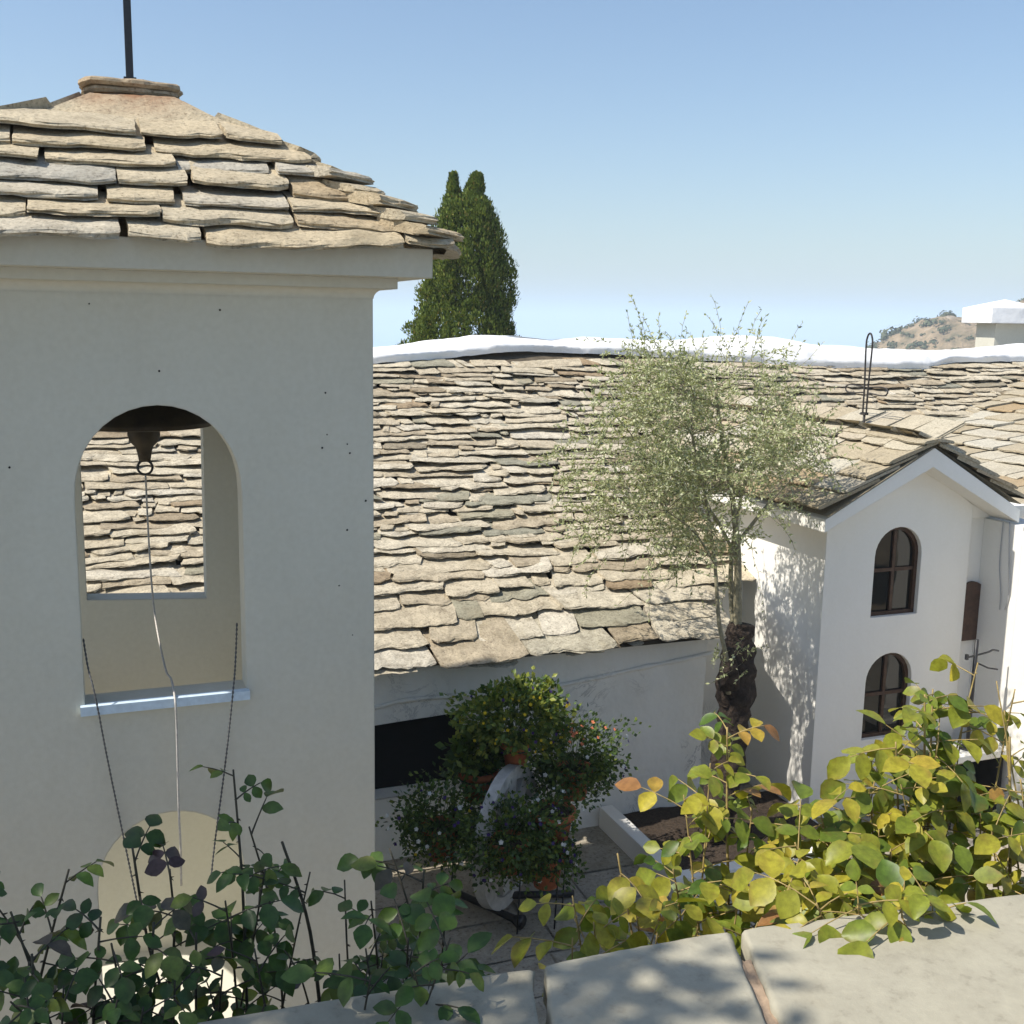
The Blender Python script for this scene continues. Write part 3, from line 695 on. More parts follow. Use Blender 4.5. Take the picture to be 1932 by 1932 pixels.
# ------------------------------------------------------------------ white gabled porch
PX0, PX1, PY = 6.11, 7.75, 8.065
porch = thing('gabled_porch', 'white gabled porch with two arched brown windows and thin stone slab roof', 'porch', (6.93, 8.6, 0))
GZ = 3.50
mb = MB()
w1 = arch_loop(6.655, 7.185, 1.955, 2.53); w2 = arch_loop(6.655, 7.185, 0.765, 1.33)
wall_with_holes(mb, [(PX0, 0), (PX1, 0), (PX1, 2.96), (6.97, GZ - .04), (PX0, 2.96)], [w1, w2], lambda p, d: V((p[0], PY + d, p[1])), 0.2)
mb.box((PX0 + .001, PY + .199, 0), (PX0 + .2, 11.5, 2.95)); mb.box((PX1 - .2, PY + .199, 0), (PX1 - .001, 11.5, 2.95))
fix_normals(mb.build('wall', M['white'], porch))
for lp, zc in ((w1, 2.53), (w2, 1.33)):
    z0 = lp[0][1]; cx = (lp[0][0] + lp[1][0]) / 2
    inner = [(cx + (x - cx) * .86, z0 + .035 + (z - z0) * .92) for x, z in lp]
    mb = MB()
    wall_with_holes(mb, [(cx + (x - cx) * .998, z0 + (z - z0) * .999 + .0005) for x, z in lp], [inner], lambda p, d: V((p[0], PY + .045 + d, p[1])), .05)
    mb.box((cx - .016, PY + .057, z0 + .03), (cx + .016, PY + .09, zc + .22)); zb = zc - .145
    mb.box((cx - .235, PY + .055, zb - .016), (cx - .0165, PY + .088, zb + .016)); mb.box((cx + .0165, PY + .055, zb - .016), (cx + .235, PY + .088, zb + .016))
    win = fix_normals(mb.build('window', M['frame'], porch))
    mb = MB(); mb.add([V((x, PY + .078, z)) for x, z in inner], [tuple(range(len(inner)))]); mb.build('pane', M['glass'], win)
    mb = MB(); mb.box((cx - .3, PY + .19, z0 - .02), (cx + .3, PY + .20, zc + .29)); mb.build('inner_dark', M['dark'], win)
# white raking fascia on the gable and eave cornice along the left side
mb = MB()
fy0, fy1 = PY - .30, PY + .02
L0, Lt, R0 = 5.86, 6.97, 8.02
mb.prism([(L0, fy0, 2.85), (Lt, fy0, 3.385), (Lt, fy0, 3.555), (L0, fy0, 2.965)], (0, fy1 - fy0, 0))
mb.prism([(Lt + .0005, fy0, 3.385), (R0, fy0, 2.83), (R0, fy0, 2.955), (Lt + .0005, fy0, 3.555)], (0, fy1 - fy0, 0))
mb.prism([(L0, fy1 + .001, 2.85), (PX0 + .05, fy1 + .001, 2.85), (PX0 + .05, fy1 + .001, 3.08), (L0, fy1 + .001, 2.955)], (0, 3.4, 0))
mb.prism([(R0, fy1 + .001, 2.83), (R0, fy1 + .001, 2.945), (PX1 - .05, fy1 + .001, 3.07), (PX1 - .05, fy1 + .001, 2.83)], (0, 3.4, 0))
fix_normals(mb.build('fascia', M['white'], porch))
mb = MB(); random.seed(5)
ang = atan2(3.595 - 2.975, 1.15)
for sg in (1, -1):
    O = V((6.97 - sg * 1.15, 7.735, 2.972)); U = V((0, 1, 0)) if sg == 1 else V((0, -1, 0))
    if sg == -1: O = V((6.97 + 1.15, 11.9, 2.972))
    W = V((sg * cos(ang), 0, sin(ang))); Nn = V((-sg * sin(ang), 0, cos(ang)))
    mb.add([O + W * .05, O + U * 4.1 + W * .05, O + U * 4.1 + W * 1.3, O + W * 1.3], [(0, 1, 2, 3) if sg == -1 else (3, 2, 1, 0)], 0.1)
    slab_roof(mb, O, U, W, Nn, 0, 4.15, 1.15, 0.27, (0.34, 0.52), (0.024, 0.036), 0.7, 0.5, 0.03, 0.02, lambda: rnd(0, 1), None, 0.8, 0.03, 0.1, clip=True)
x = 7.715
while x < 11.8:
    l_ = rnd(.5, .8)
    for sg in (1, -1):
        slab(mb, V((6.97 - sg * .17, x if sg == 1 else x + l_ - .015, 3.565)), V((0, sg, 0)), V((sg * cos(.3), 0, sin(.3))), V((-sg * sin(.3), 0, cos(.3))), l_ - .015, .19, .03, .03, rnd(.1, .8), .6, .5)
    x += l_
mb.build('roof', M['stone_light'], porch)
# thin cables down the lit corner of the white wall
# iron cross made of bent loops, standing on the porch ridge
cr = thing('iron_cross', 'thin black iron cross of bent loops on the porch ridge', 'cross', (6.97, 8.72, 3.6))
cx_, cy_ = 6.97, 8.75
mb = MB()
B_ = V((cx_, cy_, 3.60))
up = [B_ + V((0, -.026, .17)), B_ + V((0, -.028, .45)), B_ + V((0, -.045, .80)), B_ + V((0, -.035, .90)), B_ + V((0, .0, .94)), B_ + V((0, .035, .90)), B_ + V((0, .045, .80)), B_ + V((0, .028, .45)), B_ + V((0, .026, .17))]
mb.tube(smooth_path(up, 5), .009, 6); mb.tube([B_ + V((0, 0, -.05)), B_ + V((0, 0, .19))], .013, 6)
mb.build('upright_loop', M['iron_rust'], cr, True)
for sg in (1, -1):
    mb = MB(); zc = .41
    arm = [B_ + V((0, sg * .02, zc + .02)), B_ + V((0, sg * .2, zc + .032)), B_ + V((0, sg * .29, zc + .02)), B_ + V((0, sg * .31, zc - .01)), B_ + V((0, sg * .28, zc - .04)), B_ + V((0, sg * .2, zc - .045)), B_ + V((0, sg * .02, zc - .03))]
    mb.tube(smooth_path(arm, 5), .007, 6); mb.build('arm_loop', M['iron_rust'], cr, True)
mb = MB(); mb.box((cx_ - .02, cy_ - .035, 3.765), (cx_ + .02, cy_ + .035, 3.79)); mb.build('clamp', M['iron_rust'], cr)

# ------------------------------------------------------------------ annex on the right
annex = thing('white_annex', 'white annex at the right edge with pale squared stone slab roof', 'annex', (10.5, 8, 0))
AX = 7.95; AE = 8.03; AZ = 2.545; AA = radians(13.2)
mb = MB()
mb.box((AX, 7.0, 0), (13, 7.64, 2.78)); mb.box((AX + .001, 7.64, 0), (8.3, 8.12, 2.82)); mb.box((PX1 - .002, 8.12, 0), (8.5, 8.4, 2.92))
mb.build('wall', M['white'], annex)
mb = MB()
p0 = at_y(1848, 1205, 8.1); sh = arch_loop(p0.x - .30, p0.x, p0.z, at_y(1838, 1125, 8.1).z)
wall_with_holes(mb, sh, [], lambda p, d: V((p[0], 8.085 + d, p[1])), .03)
fix_normals(mb.build('shutter', M['shutter'], annex))
mb = MB()
O = V((AE, 7.66, AZ + .03)); U = V((0, 1, 0)); W = V((cos(AA), 0, sin(AA))); Nn = V((-sin(AA), 0, cos(AA)))
mb.add([O, O + U * 6, O + U * 6 + W * 5.4, O + W * 5.4], [(3, 2, 1, 0)], 0.1)
slab_roof(mb, O, U, W, Nn, 0, 6, 5.4, 0.38, (0.36, 0.62), (0.025, 0.04), 0.6, 0.4, 0.03, 0.02, lambda: rnd(0, 1), None, 0.8, 0.05, 0.1, clip=True)
mb.build('roof', M['stone_light'], annex)
mb = MB()
for du in (0, 20):
    P = [at_x(1893 + du * .6, 985, AX - .012), at_x(1886 + du * .9, 1060, AX - .012), at_x(1888 + du * .8, 1120, AX - .012), at_x(1886 + du * .5, 1150, AX - .012)]
    mb.tube(smooth_path(P, 4), .006, 5)
mb.build('cable', M['cable'], annex, True)
# iron stand and stone bench in the niche
BY = 7.5
bl, br = at_y(1797, 1432, BY), at_y(1903, 1432, BY)
bench = thing('stone_bench', 'low stone bench with dark hollow front beside the porch', 'bench', ((bl.x + br.x) / 2, BY + .15, 0))
zt_ = bl.z
mb = MB(); mb.box((bl.x, BY, zt_ - .06), (br.x, BY + .36, zt_)); mb.build('top_slab', M['old'], bench)
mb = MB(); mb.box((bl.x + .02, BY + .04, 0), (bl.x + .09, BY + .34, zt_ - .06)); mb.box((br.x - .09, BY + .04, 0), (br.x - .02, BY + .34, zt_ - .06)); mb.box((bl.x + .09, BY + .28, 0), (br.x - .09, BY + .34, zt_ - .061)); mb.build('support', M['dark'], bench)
sp = at_y(1824, 1418, BY + .16); sx, sy, sz = sp.x, BY + .16, zt_
zs_ = at_y(1830, 1208, sy).z; za = at_y(1830, 1238, sy).z
st = thing('iron_candle_stand', 'tall black iron stand with side arms on the bench by the porch', 'iron stand', (sx, sy, sz))
mb = MB(); mb.tube([(sx, sy, sz), (sx, sy, zs_)], .019, 8); mb.lathe((sx, sy, sz), [(0, .02), (.07, .018), (.075, 0)], 16); mb.build('post', M['iron'], st, True)
mb = MB(); mb.tube(smooth_path([(sx - .10, sy, za - .01), (sx, sy, za), (sx + .15, sy, za + .02), (sx + .2, sy, za + .035), (sx + .27, sy, za + .02)], 4), .009, 6); mb.box((sx - .115, sy - .012, za - .03), (sx - .09, sy + .012, za + .02))
mb.build('arm', M['iron'], st)
mb = MB(); mb.tube([(sx, sy, za - .06), (sx + .1, sy - .06, za - .11), (sx + .18, sy - .1, za - .12)], .008, 6); mb.build('arm', M['iron'], st)

# chimney behind the ridge
ch = thing('chimney', 'white capped chimney with pyramid hood behind the whitewashed ridge', 'chimney', (0, 0, 0))
cc = CAM + (ray(1893, 600) * 1.0).normalized() * 21.6; cc.z = 0
ch.location = (cc.x, cc.y, 2.5)
mb = MB()
hx = .50; z0, z1 = 4.70, 4.965; R_ = Matrix.Rotation(radians(-14), 3, 'Z')
q = lambda x, y, z: V((cc.x, cc.y, z)) + R_ @ V((x, y, 0))
mb.add([q(-hx, -hx, z0), q(hx, -hx, z0), q(hx, hx, z0), q(-hx, hx, z0), q(-hx, -hx, z1), q(hx, -hx, z1), q(hx, hx, z1), q(-hx, hx, z1), q(0, 0, z1 + .15)],
       [(3, 2, 1, 0), (0, 1, 5, 4), (1, 2, 6, 5), (2, 3, 7, 6), (3, 0, 4, 7), (4, 5, 8), (5, 6, 8), (6, 7, 8), (7, 4, 8)])
mb.build('hood', M['cap'], ch)
mb = MB(); s_ = .31
mb.add([q(-s_, -s_, 2.5), q(s_, -s_, 2.5), q(s_, s_, 2.5), q(-s_, s_, 2.5), q(-s_, -s_, z0 - .002), q(s_, -s_, z0 - .002), q(s_, s_, z0 - .002), q(-s_, s_, z0 - .002)],
       [(0, 1, 5, 4), (1, 2, 6, 5), (2, 3, 7, 6), (3, 0, 4, 7)]); mb.build('stack', M['tower'], ch)

# ------------------------------------------------------------------ olive in its kerbed bed
mb = MB()
k0x, k1x, k0y, k1y = 4.24, 6.10, 7.22, 8.66
mb.box((k0x, k0y, 0), (k0x + .13, k1y, .2)); mb.box((k0x + .13, k0y, 0), (k1x, k0y + .13, .199))
bed = thing('planting_bed', 'low white kerbed planting bed around the old olive trunk', 'planting bed', (5.1, 7.9, 0))
mb.build('kerb', M['white'], bed)
mb = MB(); mb.grid(lambda i, j: V((lerp(k0x + .13, k1x, i), lerp(k0y + .13, k1y, j), .09 + .03 * mnoise.noise(V((i * 9, j * 9, 0))))), 24, 20); mb.build('soil', M['soil'], bed, True)
olive = thing('olive_tree', 'young feathery grey green olive growing from a thick dark old trunk', 'olive tree', (5.12, 8.0, 0.08))
mb = MB()
P = smooth_path([(5.02, 7.98, .0), (5.08, 7.98, .4), (5.18, 8.0, .9), (5.22, 8.02, 1.4), (5.24, 8.05, 1.8), (5.27, 8.06, 2.02)], 8)
mb.tube(P, [lerp(.17, .10, i / (len(P) - 1)) + (.03 if 22 < i < 34 else 0) for i in range(len(P))], 18, .5, .33)
mb.tube([(5.1, 7.92, 1.5), (5.06, 7.90, 1.7), (5.05, 7.90, 1.86)], [.09, .08, .03], 10, .5, .4)
mb.build('trunk', M['bark'], olive, True)
random.seed(23)
stems = [([(5.22, 8.04, 1.95), (5.20, 8.04, 2.3), (5.18, 8.05, 2.7), (5.12, 8.1, 3.2), (5.02, 8.15, 3.7), (4.95, 8.15, 4.05)], .042),
         ([(5.07, 7.9, 1.45), (5.02, 7.87, 1.75), (4.94, 7.9, 2.1), (4.9, 7.95, 2.6), (4.8, 8.0, 3.2), (4.68, 8.05, 3.7), (4.66, 8.0, 4.0)], .024),
         ([(5.2, 8.08, 2.0), (5.22, 8.2, 2.5), (5.35, 8.3, 3.1), (5.5, 8.3, 3.7)], .028),
         ([(5.18, 8.05, 2.6), (4.95, 8.1, 3.0), (4.6, 8.1, 3.3), (4.25, 8.05, 3.5)], .018),
         ([(5.18, 8.05, 2.75), (5.45, 8.0, 3.1), (5.62, 7.95, 3.3), (5.8, 7.9, 3.5)], .018),
         ([(4.9, 7.95, 2.6), (4.65, 7.9, 2.9), (4.35, 7.85, 3.1)], .013)]
mb = MB()
for P, r in stems:
    Q = smooth_path(P, 5); mb.tube(Q, [lerp(r, r * .3, i / (len(Q) - 1)) for i in range(len(Q))], 7)
# twigs and leaves
lf = MB()
def olive_leaf(p, d, L):
    d = d.normalized(); a = d.cross(V((random.gauss(0, 1), random.gauss(0, 1), random.gauss(0, 1)))).normalized(); n = d.cross(a)
    w = L * rnd(.15, .23)
    lf.add([p, p + d * L * .5 + a * w + n * L * .04, p + d * L - n * L * .05, p + d * L * .5 - a * w + n * L * .04], [(0, 1, 2, 3)], min(1, max(0, random.gauss(.55, .28))))
cen = V((4.82, 8.1, 3.5))
def in_env(p, k=1.0):
    q = p - cen
    e = (q.x / (1.40 if q.x < 0 else 1.15)) ** 2 + (q.y / 1.0) ** 2 + ((q.z) / (.98 if q.z > 0 else 1.0)) ** 2
    return e < (k * (1 + .30 * mnoise.noise(V((p.x * 1.9, p.y * 1.9, p.z * 1.9))))) ** 2
def twig(p, d, L, n, up=0.0):
    pts = [p.copy()]; q = p.copy(); dd = d.normalized()
    for i in range(n):
        dd = (dd + V((random.gauss(0, .13), random.gauss(0, .13), random.gauss(0, .10) - .03 + up))).normalized()
        q = q + dd * L / n; pts.append(q.copy())
        for s in (1, -1):
            if random.random() < .97:
                sd = (dd * rnd(.5, 1.0) + V((random.gauss(0, .7), random.gauss(0, .7), random.gauss(0, .6)))).normalized()
                olive_leaf(q, sd, rnd(.026, .05))
    mb.tube(pts, [.0018] * len(pts), 3, cap=False)
cnt = 0
clumps = []
while len(clumps) < 125:
    p = cen + V((rnd(-1.55, 1.55), rnd(-1.1, 1.1), rnd(-1.15, 1.15)))
    if in_env(p, .88): clumps.append(p)
for c in clumps:
    # nearest stem point as origin of the branchlet
    best = min((V(q) for P, r in stems for q in P), key=lambda q: (q - c).length)
    d0 = (c - best)
    if d0.length > .15:
        mid = best.lerp(c, .55) + V((0, 0, .06))
        mb.tube(smooth_path([best, mid, c], 4), [.005, .0047, .0044, .004, .0037, .0034, .003, .0027, .0024], 4, cap=False)
    for k in range(13):
        d = (d0.normalized() * .5 + V((random.gauss(0, .8), random.gauss(0, .8), random.gauss(.12, .7))))
        twig(c + V((random.gauss(0, .07), random.gauss(0, .07), random.gauss(0, .07))), d, rnd(.2, .42), 10)
for k in range(22):   # long upright sprigs above the crown
    x = rnd(-.75, .75); p = cen + V((x, rnd(-.3, .3), .72 - .3 * abs(x)))
    twig(p, V((random.gauss(0, .22), 0, 1)), rnd(.35, .68), 12, .04)
for k in range(10):   # hanging sprigs below
    p = cen + V((rnd(-.7, .6), rnd(-.4, .3), -.72)); twig(p, V((random.gauss(0, .3), 0, -1)), rnd(.3, .7), 10, 0)
for k in range(10):   # suckers on the trunk top
    twig(V((5.0 + rnd(-.15, .3), 7.86, rnd(1.5, 2.0))), V((random.gauss(-.3, .5), -.3, rnd(-.2, .9))), rnd(.2, .4), 8)
mb.build('stems', M['stem_olive'], olive, True); lf.build('crown', M['olive'], olive)

# ------------------------------------------------------------------ cypress beyond the ridge
cyp = thing('cypress_tree', 'dark green twin topped cypress rising behind the whitewashed ridge', 'cypress', (0, 0, 0))
base = CAM + ray(872, 600).normalized() * 25.6; base.z = -2.5; cyp.location = base
fw = V((ROT.col[2].x, ROT.col[2].y, 0)).normalized(); rt = V((-fw.y, fw.x, 0)); rt = rt if rt.dot(V((1, 0, 0))) > 0 else -rt
mb = MB(); mb.tube([base, base + V((0, 0, 3)), base + V((.05, 0, 7))], [.3, .22, .05], 10, .5, .2); mb.build('trunk', M['bark'], cyp, True)
mb = MB(); random.seed(3)
sides = [(-2, -1.45, 1.45), (3.0, -1.40, 1.55), (4.0, -1.25, 1.48), (4.4, -1.10, 1.22), (4.8, -0.92, 1.05), (5.4, -0.80, 1.02), (6.0, -0.66, .92), (6.4, -.56, .82), (6.8, -.48, .66), (7.1, -.38, .56), (7.4, -.30, .52), (7.65, -.20, .46), (7.85, .1, .36)]
def side(z):
    return interp([(s[0], s[1]) for s in sides], z), interp([(s[0], s[2]) for s in sides], z)
def tuft(c, R, dirv):
    for q in range(64):
        d = V((random.gauss(0, 1), random.gauss(0, 1), random.gauss(.2, 1))).normalized()
        if d.dot(dirv) < -.3: continue
        p = c + V((d.x * R, d.y * R, d.z * R * 1.15)) * rnd(.6, 1.0)
        up = (V((0, 0, 1.0)) + d * .7 + V((random.gauss(0, .3),) * 3)).normalized(); a = up.cross(d + V((.01, .02, 0))).normalized(); s = rnd(.024, .048)
        mb.add([p - a * s * .5, p + a * s * .5, p + up * s * 1.6 + a * s * .15, p + up * s * 1.5 - a * s * .3], [(0, 1, 2, 3)], min(1, max(0, random.gauss(.5, .26))))
for k in range(3000):
    z = rnd(1.6, 7.75); l_, r_ = side(z)
    a = rnd(0, 2 * pi); cx = (l_ + r_) / 2; w = (r_ - l_) / 2
    lump = 1 + .34 * mnoise.noise(V((cos(a) * 2.2, sin(a) * 2.2, z * 1.1))) + .2 * mnoise.noise(V((cos(a) * 5, sin(a) * 5, z * 3)))
    rr = w * lump * sqrt(rnd(.35, 1))
    # the crown splits in two above 6.6
    if z > 7.12:
        if random.random() < .38: cx, rr, z = -.22, .15 * lump * max(.03, (7.80 - z) / .68), z
        else: cx, rr = lerp(.17, .34, (z - 7.12) / .8), (.27 * lump * max(.02, (7.95 - z) / .83))
    dv = rt * cos(a) + fw * sin(a)
    c = base + V((0, 0, 0)); c.z = z
    c = c + rt * (cx) + dv * rr
    tuft(c, rnd(.10, .20) if z < 7.2 else rnd(.05, .09), dv)
mb.build('crown', M['cypress'], cyp)

# ------------------------------------------------------------------ flower stand in the courtyard
SC = V((2.93, 7.72, 0))
stand = thing('flower_stand', 'white wooden wheel on black iron bars holding pots of flowers', 'flower stand', SC)
wn_ = V((.72, -.69, 0)).normalized(); wt = V((wn_.y, -wn_.x, 0)); wt = V((.69, .72, 0)).normalized()
wc = V((2.93, 7.62, .60)); WR = .56
def wpt(r, a, d): return wc + wt * (r * cos(a)) + V((0, 0, r * sin(a))) + wn_ * d
mb = MB(); n = 44
vs = []; 
for (r, d) in ((WR, -.045), (WR, .045), (WR - .10, .045), (WR - .10, -.045)):
    vs += [wpt(r, 2 * pi * k / n, d) for k in range(n)]
mb.add(vs, [(j * n + k, j * n + (k + 1) % n, ((j + 1) % 4) * n + (k + 1) % n, ((j + 1) % 4) * n + k) for j in range(4) for k in range(n)])
fix_normals(mb.build('rim', M['wheel'], stand))
for k in range(10):
    a = 2 * pi * k / 10 + .2; mb = MB()
    ta = V((0, 0, 0)); e = []
    for (r, hw) in ((.08, .045), (WR - .09, .075)):
        c = wpt(r, a, 0); tn = wt * (-sin(a)) + V((0, 0, cos(a)))
        e += [c + tn * hw + wn_ * .025, c - tn * hw + wn_ * .025, c - tn * hw - wn_ * .025, c + tn * hw - wn_ * .025]
    mb.add(e, [(0, 1, 5, 4), (1, 2, 6, 5), (2, 3, 7, 6), (3, 0, 4, 7), (3, 2, 1, 0), (4, 5, 6, 7)]); fix_normals(mb.build('spoke', M['wheel'], stand))
mb = MB(); mb.tube([wc - wn_ * .1, wc - wn_ * .06, wc + wn_ * .06, wc + wn_ * .1], [.08, .12, .12, .08], 16); mb.build('hub', M['wheel'], stand, True)
mb = MB(); e0, e1 = V((2.58, 7.92, .045)), V((2.925, 7.26, .06))
mb.tube([e0, e0.lerp(e1, .75), e0.lerp(e1, .9), e1], [.028, .028, .034, .06], 10); mb.build('iron_bar', M['iron'], stand, True)
mb = MB(); mb.tube([V((2.95, 7.64, .08)), V((3.5, 7.58, .03))], .03, 10); mb.build('iron_bar', M['iron'], stand, True)
POTS = [  # x, y, z of pot base, radius, height, foliage radius (x, z), lift, kind, label
    (3.06, 7.80, 1.10, .12, .20, .345, .25, .21, 'top', 'terracotta pot of bushy green plant with yellow flowers, topmost on the stand'),
    (2.80, 7.96, .78, .16, .26, .18, .16, .12, 'green', 'terracotta pot with dark green leaves behind the white wheel rim'),
    (2.42, 7.72, .46, .15, .27, .34, .24, .06, 'left', 'terracotta pot of sprawling plant with pale flowers, leftmost on the stand'),
    (2.80, 7.25, .52, .15, .25, .36, .26, .02, 'front', 'terracotta pot of trailing purple flowers in front of the white wheel'),
    (3.22, 7.40, .60, .175, .28, .19, .12, .0, 'sparse', 'wide terracotta pot with bare dark soil and few white flowers'),
    (3.60, 7.84, .74, .15, .26, .38, .27, .10, 'right', 'terracotta pot of spreading plant with salmon flowers, rightmost on the stand'),
    (3.10, 7.22, .36, .14, .24, .20, .15, .0, 'low', 'low terracotta pot of white daisies at the front of the stand')]
def pot_leaf_card(mb, p, d, L, w, tint):
    a = d.cross(V((random.gauss(0, 1), random.gauss(0, 1), random.gauss(0, 1)))).normalized(); n_ = d.cross(a)
    mb.add([p, p + d * L * .5 + a * w, p + d * L - n_ * L * .12, p + d * L * .5 - a * w], [(0, 1, 2, 3)], tint)
for (x, y, z, r, h, fr, fz, lift, kind, label) in POTS:
    random.seed(hash(kind) % 1000 if False else sum(ord(c) for c in kind))
    c = V((x, y, z)); pt = thing('potted_plant', label, 'potted plant', c, 'flower pots on the wheel stand')
    mb = MB(); mb.lathe(c, [(0, 0), (r * .66, 0), (r * .90, h * .78), (r * .93, h * .79), (r * 1.03, h * .80), (r * 1.05, h), (r * .92, h), (r * .90, h * .82), (0, h * .82)], 28)
    mb.build('pot', M['terra'], pt, True)
    mb = MB(); mb.lathe(c, [(r * .915, h * .88), (r * .5, h * .90), (0, h * .91)], 20); mb.build('soil', M['soil'], pt, True)
    mb = MB(); fc = c + V((0, 0, h + lift)); fl = {}
    nl = {'sparse': 240, 'top': 3000, 'right': 3200, 'front': 3400, 'left': 2800, 'green': 900, 'low': 1000}[kind]; fr *= 1.28; fz *= 1.15
    for k in range(nl):
        d = V((random.gauss(0, 1), random.gauss(0, 1), random.gauss(.15, 1))).normalized()
        q = rnd(.35, 1.0) ** .6 * (1 + .8 * mnoise.noise(V((d.x * 2.5, d.y * 2.5, d.z * 2.5 + x * 7))))
        p = fc + V((d.x * fr * q, d.y * fr * .75 * q, d.z * fz * q))
        if kind in ('front', 'right', 'left', 'low') and random.random() < .42:      # trailing over the rim
            a = rnd(0, 2 * pi); rr = r * rnd(1.0, 2.2); p = c + V((rr * cos(a), rr * sin(a) * .9, h + .05 - rnd(.0, .36) * rnd(.3, 1)))
        big = 1.9 if kind == 'green' else (1.25 if kind == 'top' else 1.0)
        t = rnd(.0, .75) if kind != 'top' else rnd(.25, 1.0)  # topmost plant's leaf colour is lightened to stand in for sun on it
        pot_leaf_card(mb, p, (d + V((random.gauss(0, .6), random.gauss(0, .6), random.gauss(0, .6)))).normalized(), rnd(.028, .055) * big, rnd(.011, .019) * big, t)
    for k in range(26 if kind != 'sparse' else 8):
        a = rnd(0, 2 * pi); e = fc + V((cos(a) * fr * .7, sin(a) * fr * .5, rnd(-.2, .8) * fz))
        mb.tube([c + V((0, 0, h * .85)), (c + V((0, 0, h))).lerp(e, .5) + V((0, 0, .04)), e], .0025, 3, .2, cap=False)
    mb.build('foliage', M['pot_leaf'], pt)
    want = {'top': [('fl_yellow', 34), ('fl_purple', 16)], 'green': [], 'left': [('fl_white', 14), ('fl_yellow', 5), ('fl_purple', 10)], 'front': [('fl_purple', 26), ('fl_white', 9)],
            'sparse': [('fl_white', 7)], 'right': [('fl_orange', 26), ('fl_white', 12), ('fl_purple', 9)], 'low': [('fl_white', 11), ('fl_purple', 8)]}[kind]
    for mi, (fm, num) in enumerate(want):
        for k in range(num):
            d = V((random.gauss(0, 1), random.gauss(-.6, .7), random.gauss(.3, .8))).normalized()
            if fm == 'fl_orange': d = V((random.gauss(-.3, .35), random.gauss(-.4, .4), 1)).normalized()
            p = fc + V((d.x * fr * 1.02, d.y * fr * .8, d.z * fz * 1.04)); s = {'fl_yellow': .014, 'fl_purple': .016, 'fl_white': .019, 'fl_orange': .017}[fm] * rnd(.8, 1.2)
            f_ = (d + V((0, -.8, .5))).normalized(); a = f_.orthogonal().normalized(); b = f_.cross(a)
            n5 = 10; mb = MB()
            mb.add([p + f_ * .004] + [p + (a * cos(2 * pi * q / n5) + b * sin(2 * pi * q / n5)) * s * (1.0 if q % 2 == 0 else .72) + f_ * (.008 if q % 2 == 0 else .002) for q in range(n5)],
                   [(0, q + 1, (q + 1) % n5 + 1) for q in range(n5)], random.random()); mb.build('flower', M[fm], pt)
# iron rings and stems that carry the pots
mb = MB()
for (x, y, z, r, h, *_r) in POTS:
    c = V((x, y, z + h * .72)); rr = r * .915
    mb.tube([c + V((rr * cos(a), rr * sin(a), 0)) for a in [2 * pi * k / 20 for k in range(21)]], .007, 5)
    mb.tube(smooth_path([c + V((rr * .7 * (-1 if x > 2.9 else 1), rr * .7, 0)), V((lerp(x, 2.93, .5), lerp(y, 7.75, .5) + .03, z + .02)), V((2.95, 7.78, max(.3, z * .7)))], 4), .009, 5)
    if z < .7: mb.tube([V((x + rr * .6, y - rr * .5, z + h * .72)), V((x + rr * .5, y - rr * .3, 0))], .007, 5)
mb.tube([(2.95, 7.78, 0), (3.02, 7.80, 1.11)], .016, 8)
mb.build('pot_holder', M['iron'], stand, True)

# ------------------------------------------------------------------ terrace parapet with coping slabs
par = thing('parapet_wall', 'low terrace parapet topped with big pale stone coping slabs', 'parapet', (1.0, 1.6, 2.95))
ZT = 3.35
def coping(quad, t, sd, tint):
    mb = MB(); random.seed(sd); nu, nv = 40, 18; o = rnd(0, 50)
    P0, P1, P2, P3 = [V((p[0], p[1], 0)) for p in quad]     # near-left, near-right, far-right, far-left
    def top(i, j):
        p = P0.lerp(P1, i).lerp(P3.lerp(P2, i), j)
        e = min(i, 1 - i, ) * (P1 - P0).length; e2 = (1 - j) * (P3 - P0).length
        jit = .012 * mnoise.noise(V((p.x * 9, p.y * 9, o))) + .005 * mnoise.noise(V((p.x * 30, p.y * 30, o)))
        if i in (0.0, 1.0): p = p + V((jit, 0, 0))
        if j in (0.0, 1.0): p = p + V((0, jit, 0))
        r = .006; drop = 0
        for d in (e, e2):
            if d < r: drop += (1 - d / r) ** 2 * r
        cs = (.05 - e - e2) * .15 if (e + e2) < .05 else 0
        return V((p.x, p.y - cs, ZT - drop + .003 * mnoise.noise(V((p.x * 4, p.y * 4, o))) + .0012 * mnoise.noise(V((p.x * 25, p.y * 25, o)))))
    us = [0, .006, .014, .025] + [.05 + .9 * k / 30 for k in range(31)] + [.975, .986, .994, 1]
    js = [0, .05] + [.1 + .85 * k / 16 for k in range(17)] + [.965, .98, .99, 1]
    nU, nV = len(us), len(js)
    vs = [top(a, b) for b in js for a in us]; fs = [(j * nU + i, j * nU + i + 1, (j + 1) * nU + i + 1, (j + 1) * nU + i) for j in range(nV - 1) for i in range(nU - 1)]
    ring = [i for i in range(nU)] + [j * nU + nU - 1 for j in range(1, nV)] + [(nV - 1) * nU + i for i in range(nU - 2, -1, -1)] + [j * nU for j in range(nV - 2, 0, -1)]
    k = len(vs); vs += [V((vs[q].x + .008 * mnoise.noise(vs[q] * 20), vs[q].y + .01 * mnoise.noise(vs[q] * 17), ZT - t)) for q in ring]; m_ = len(ring)
    fs += [(ring[i], k + i, k + (i + 1) % m_, ring[(i + 1) % m_]) for i in range(m_)]
    mb.add(vs, fs, tint); return fix_normals(mb.build('coping_slab', M['coping'], par, True))
def zpt(u, v): p = at_z(u, v, ZT); return (p.x, p.y)
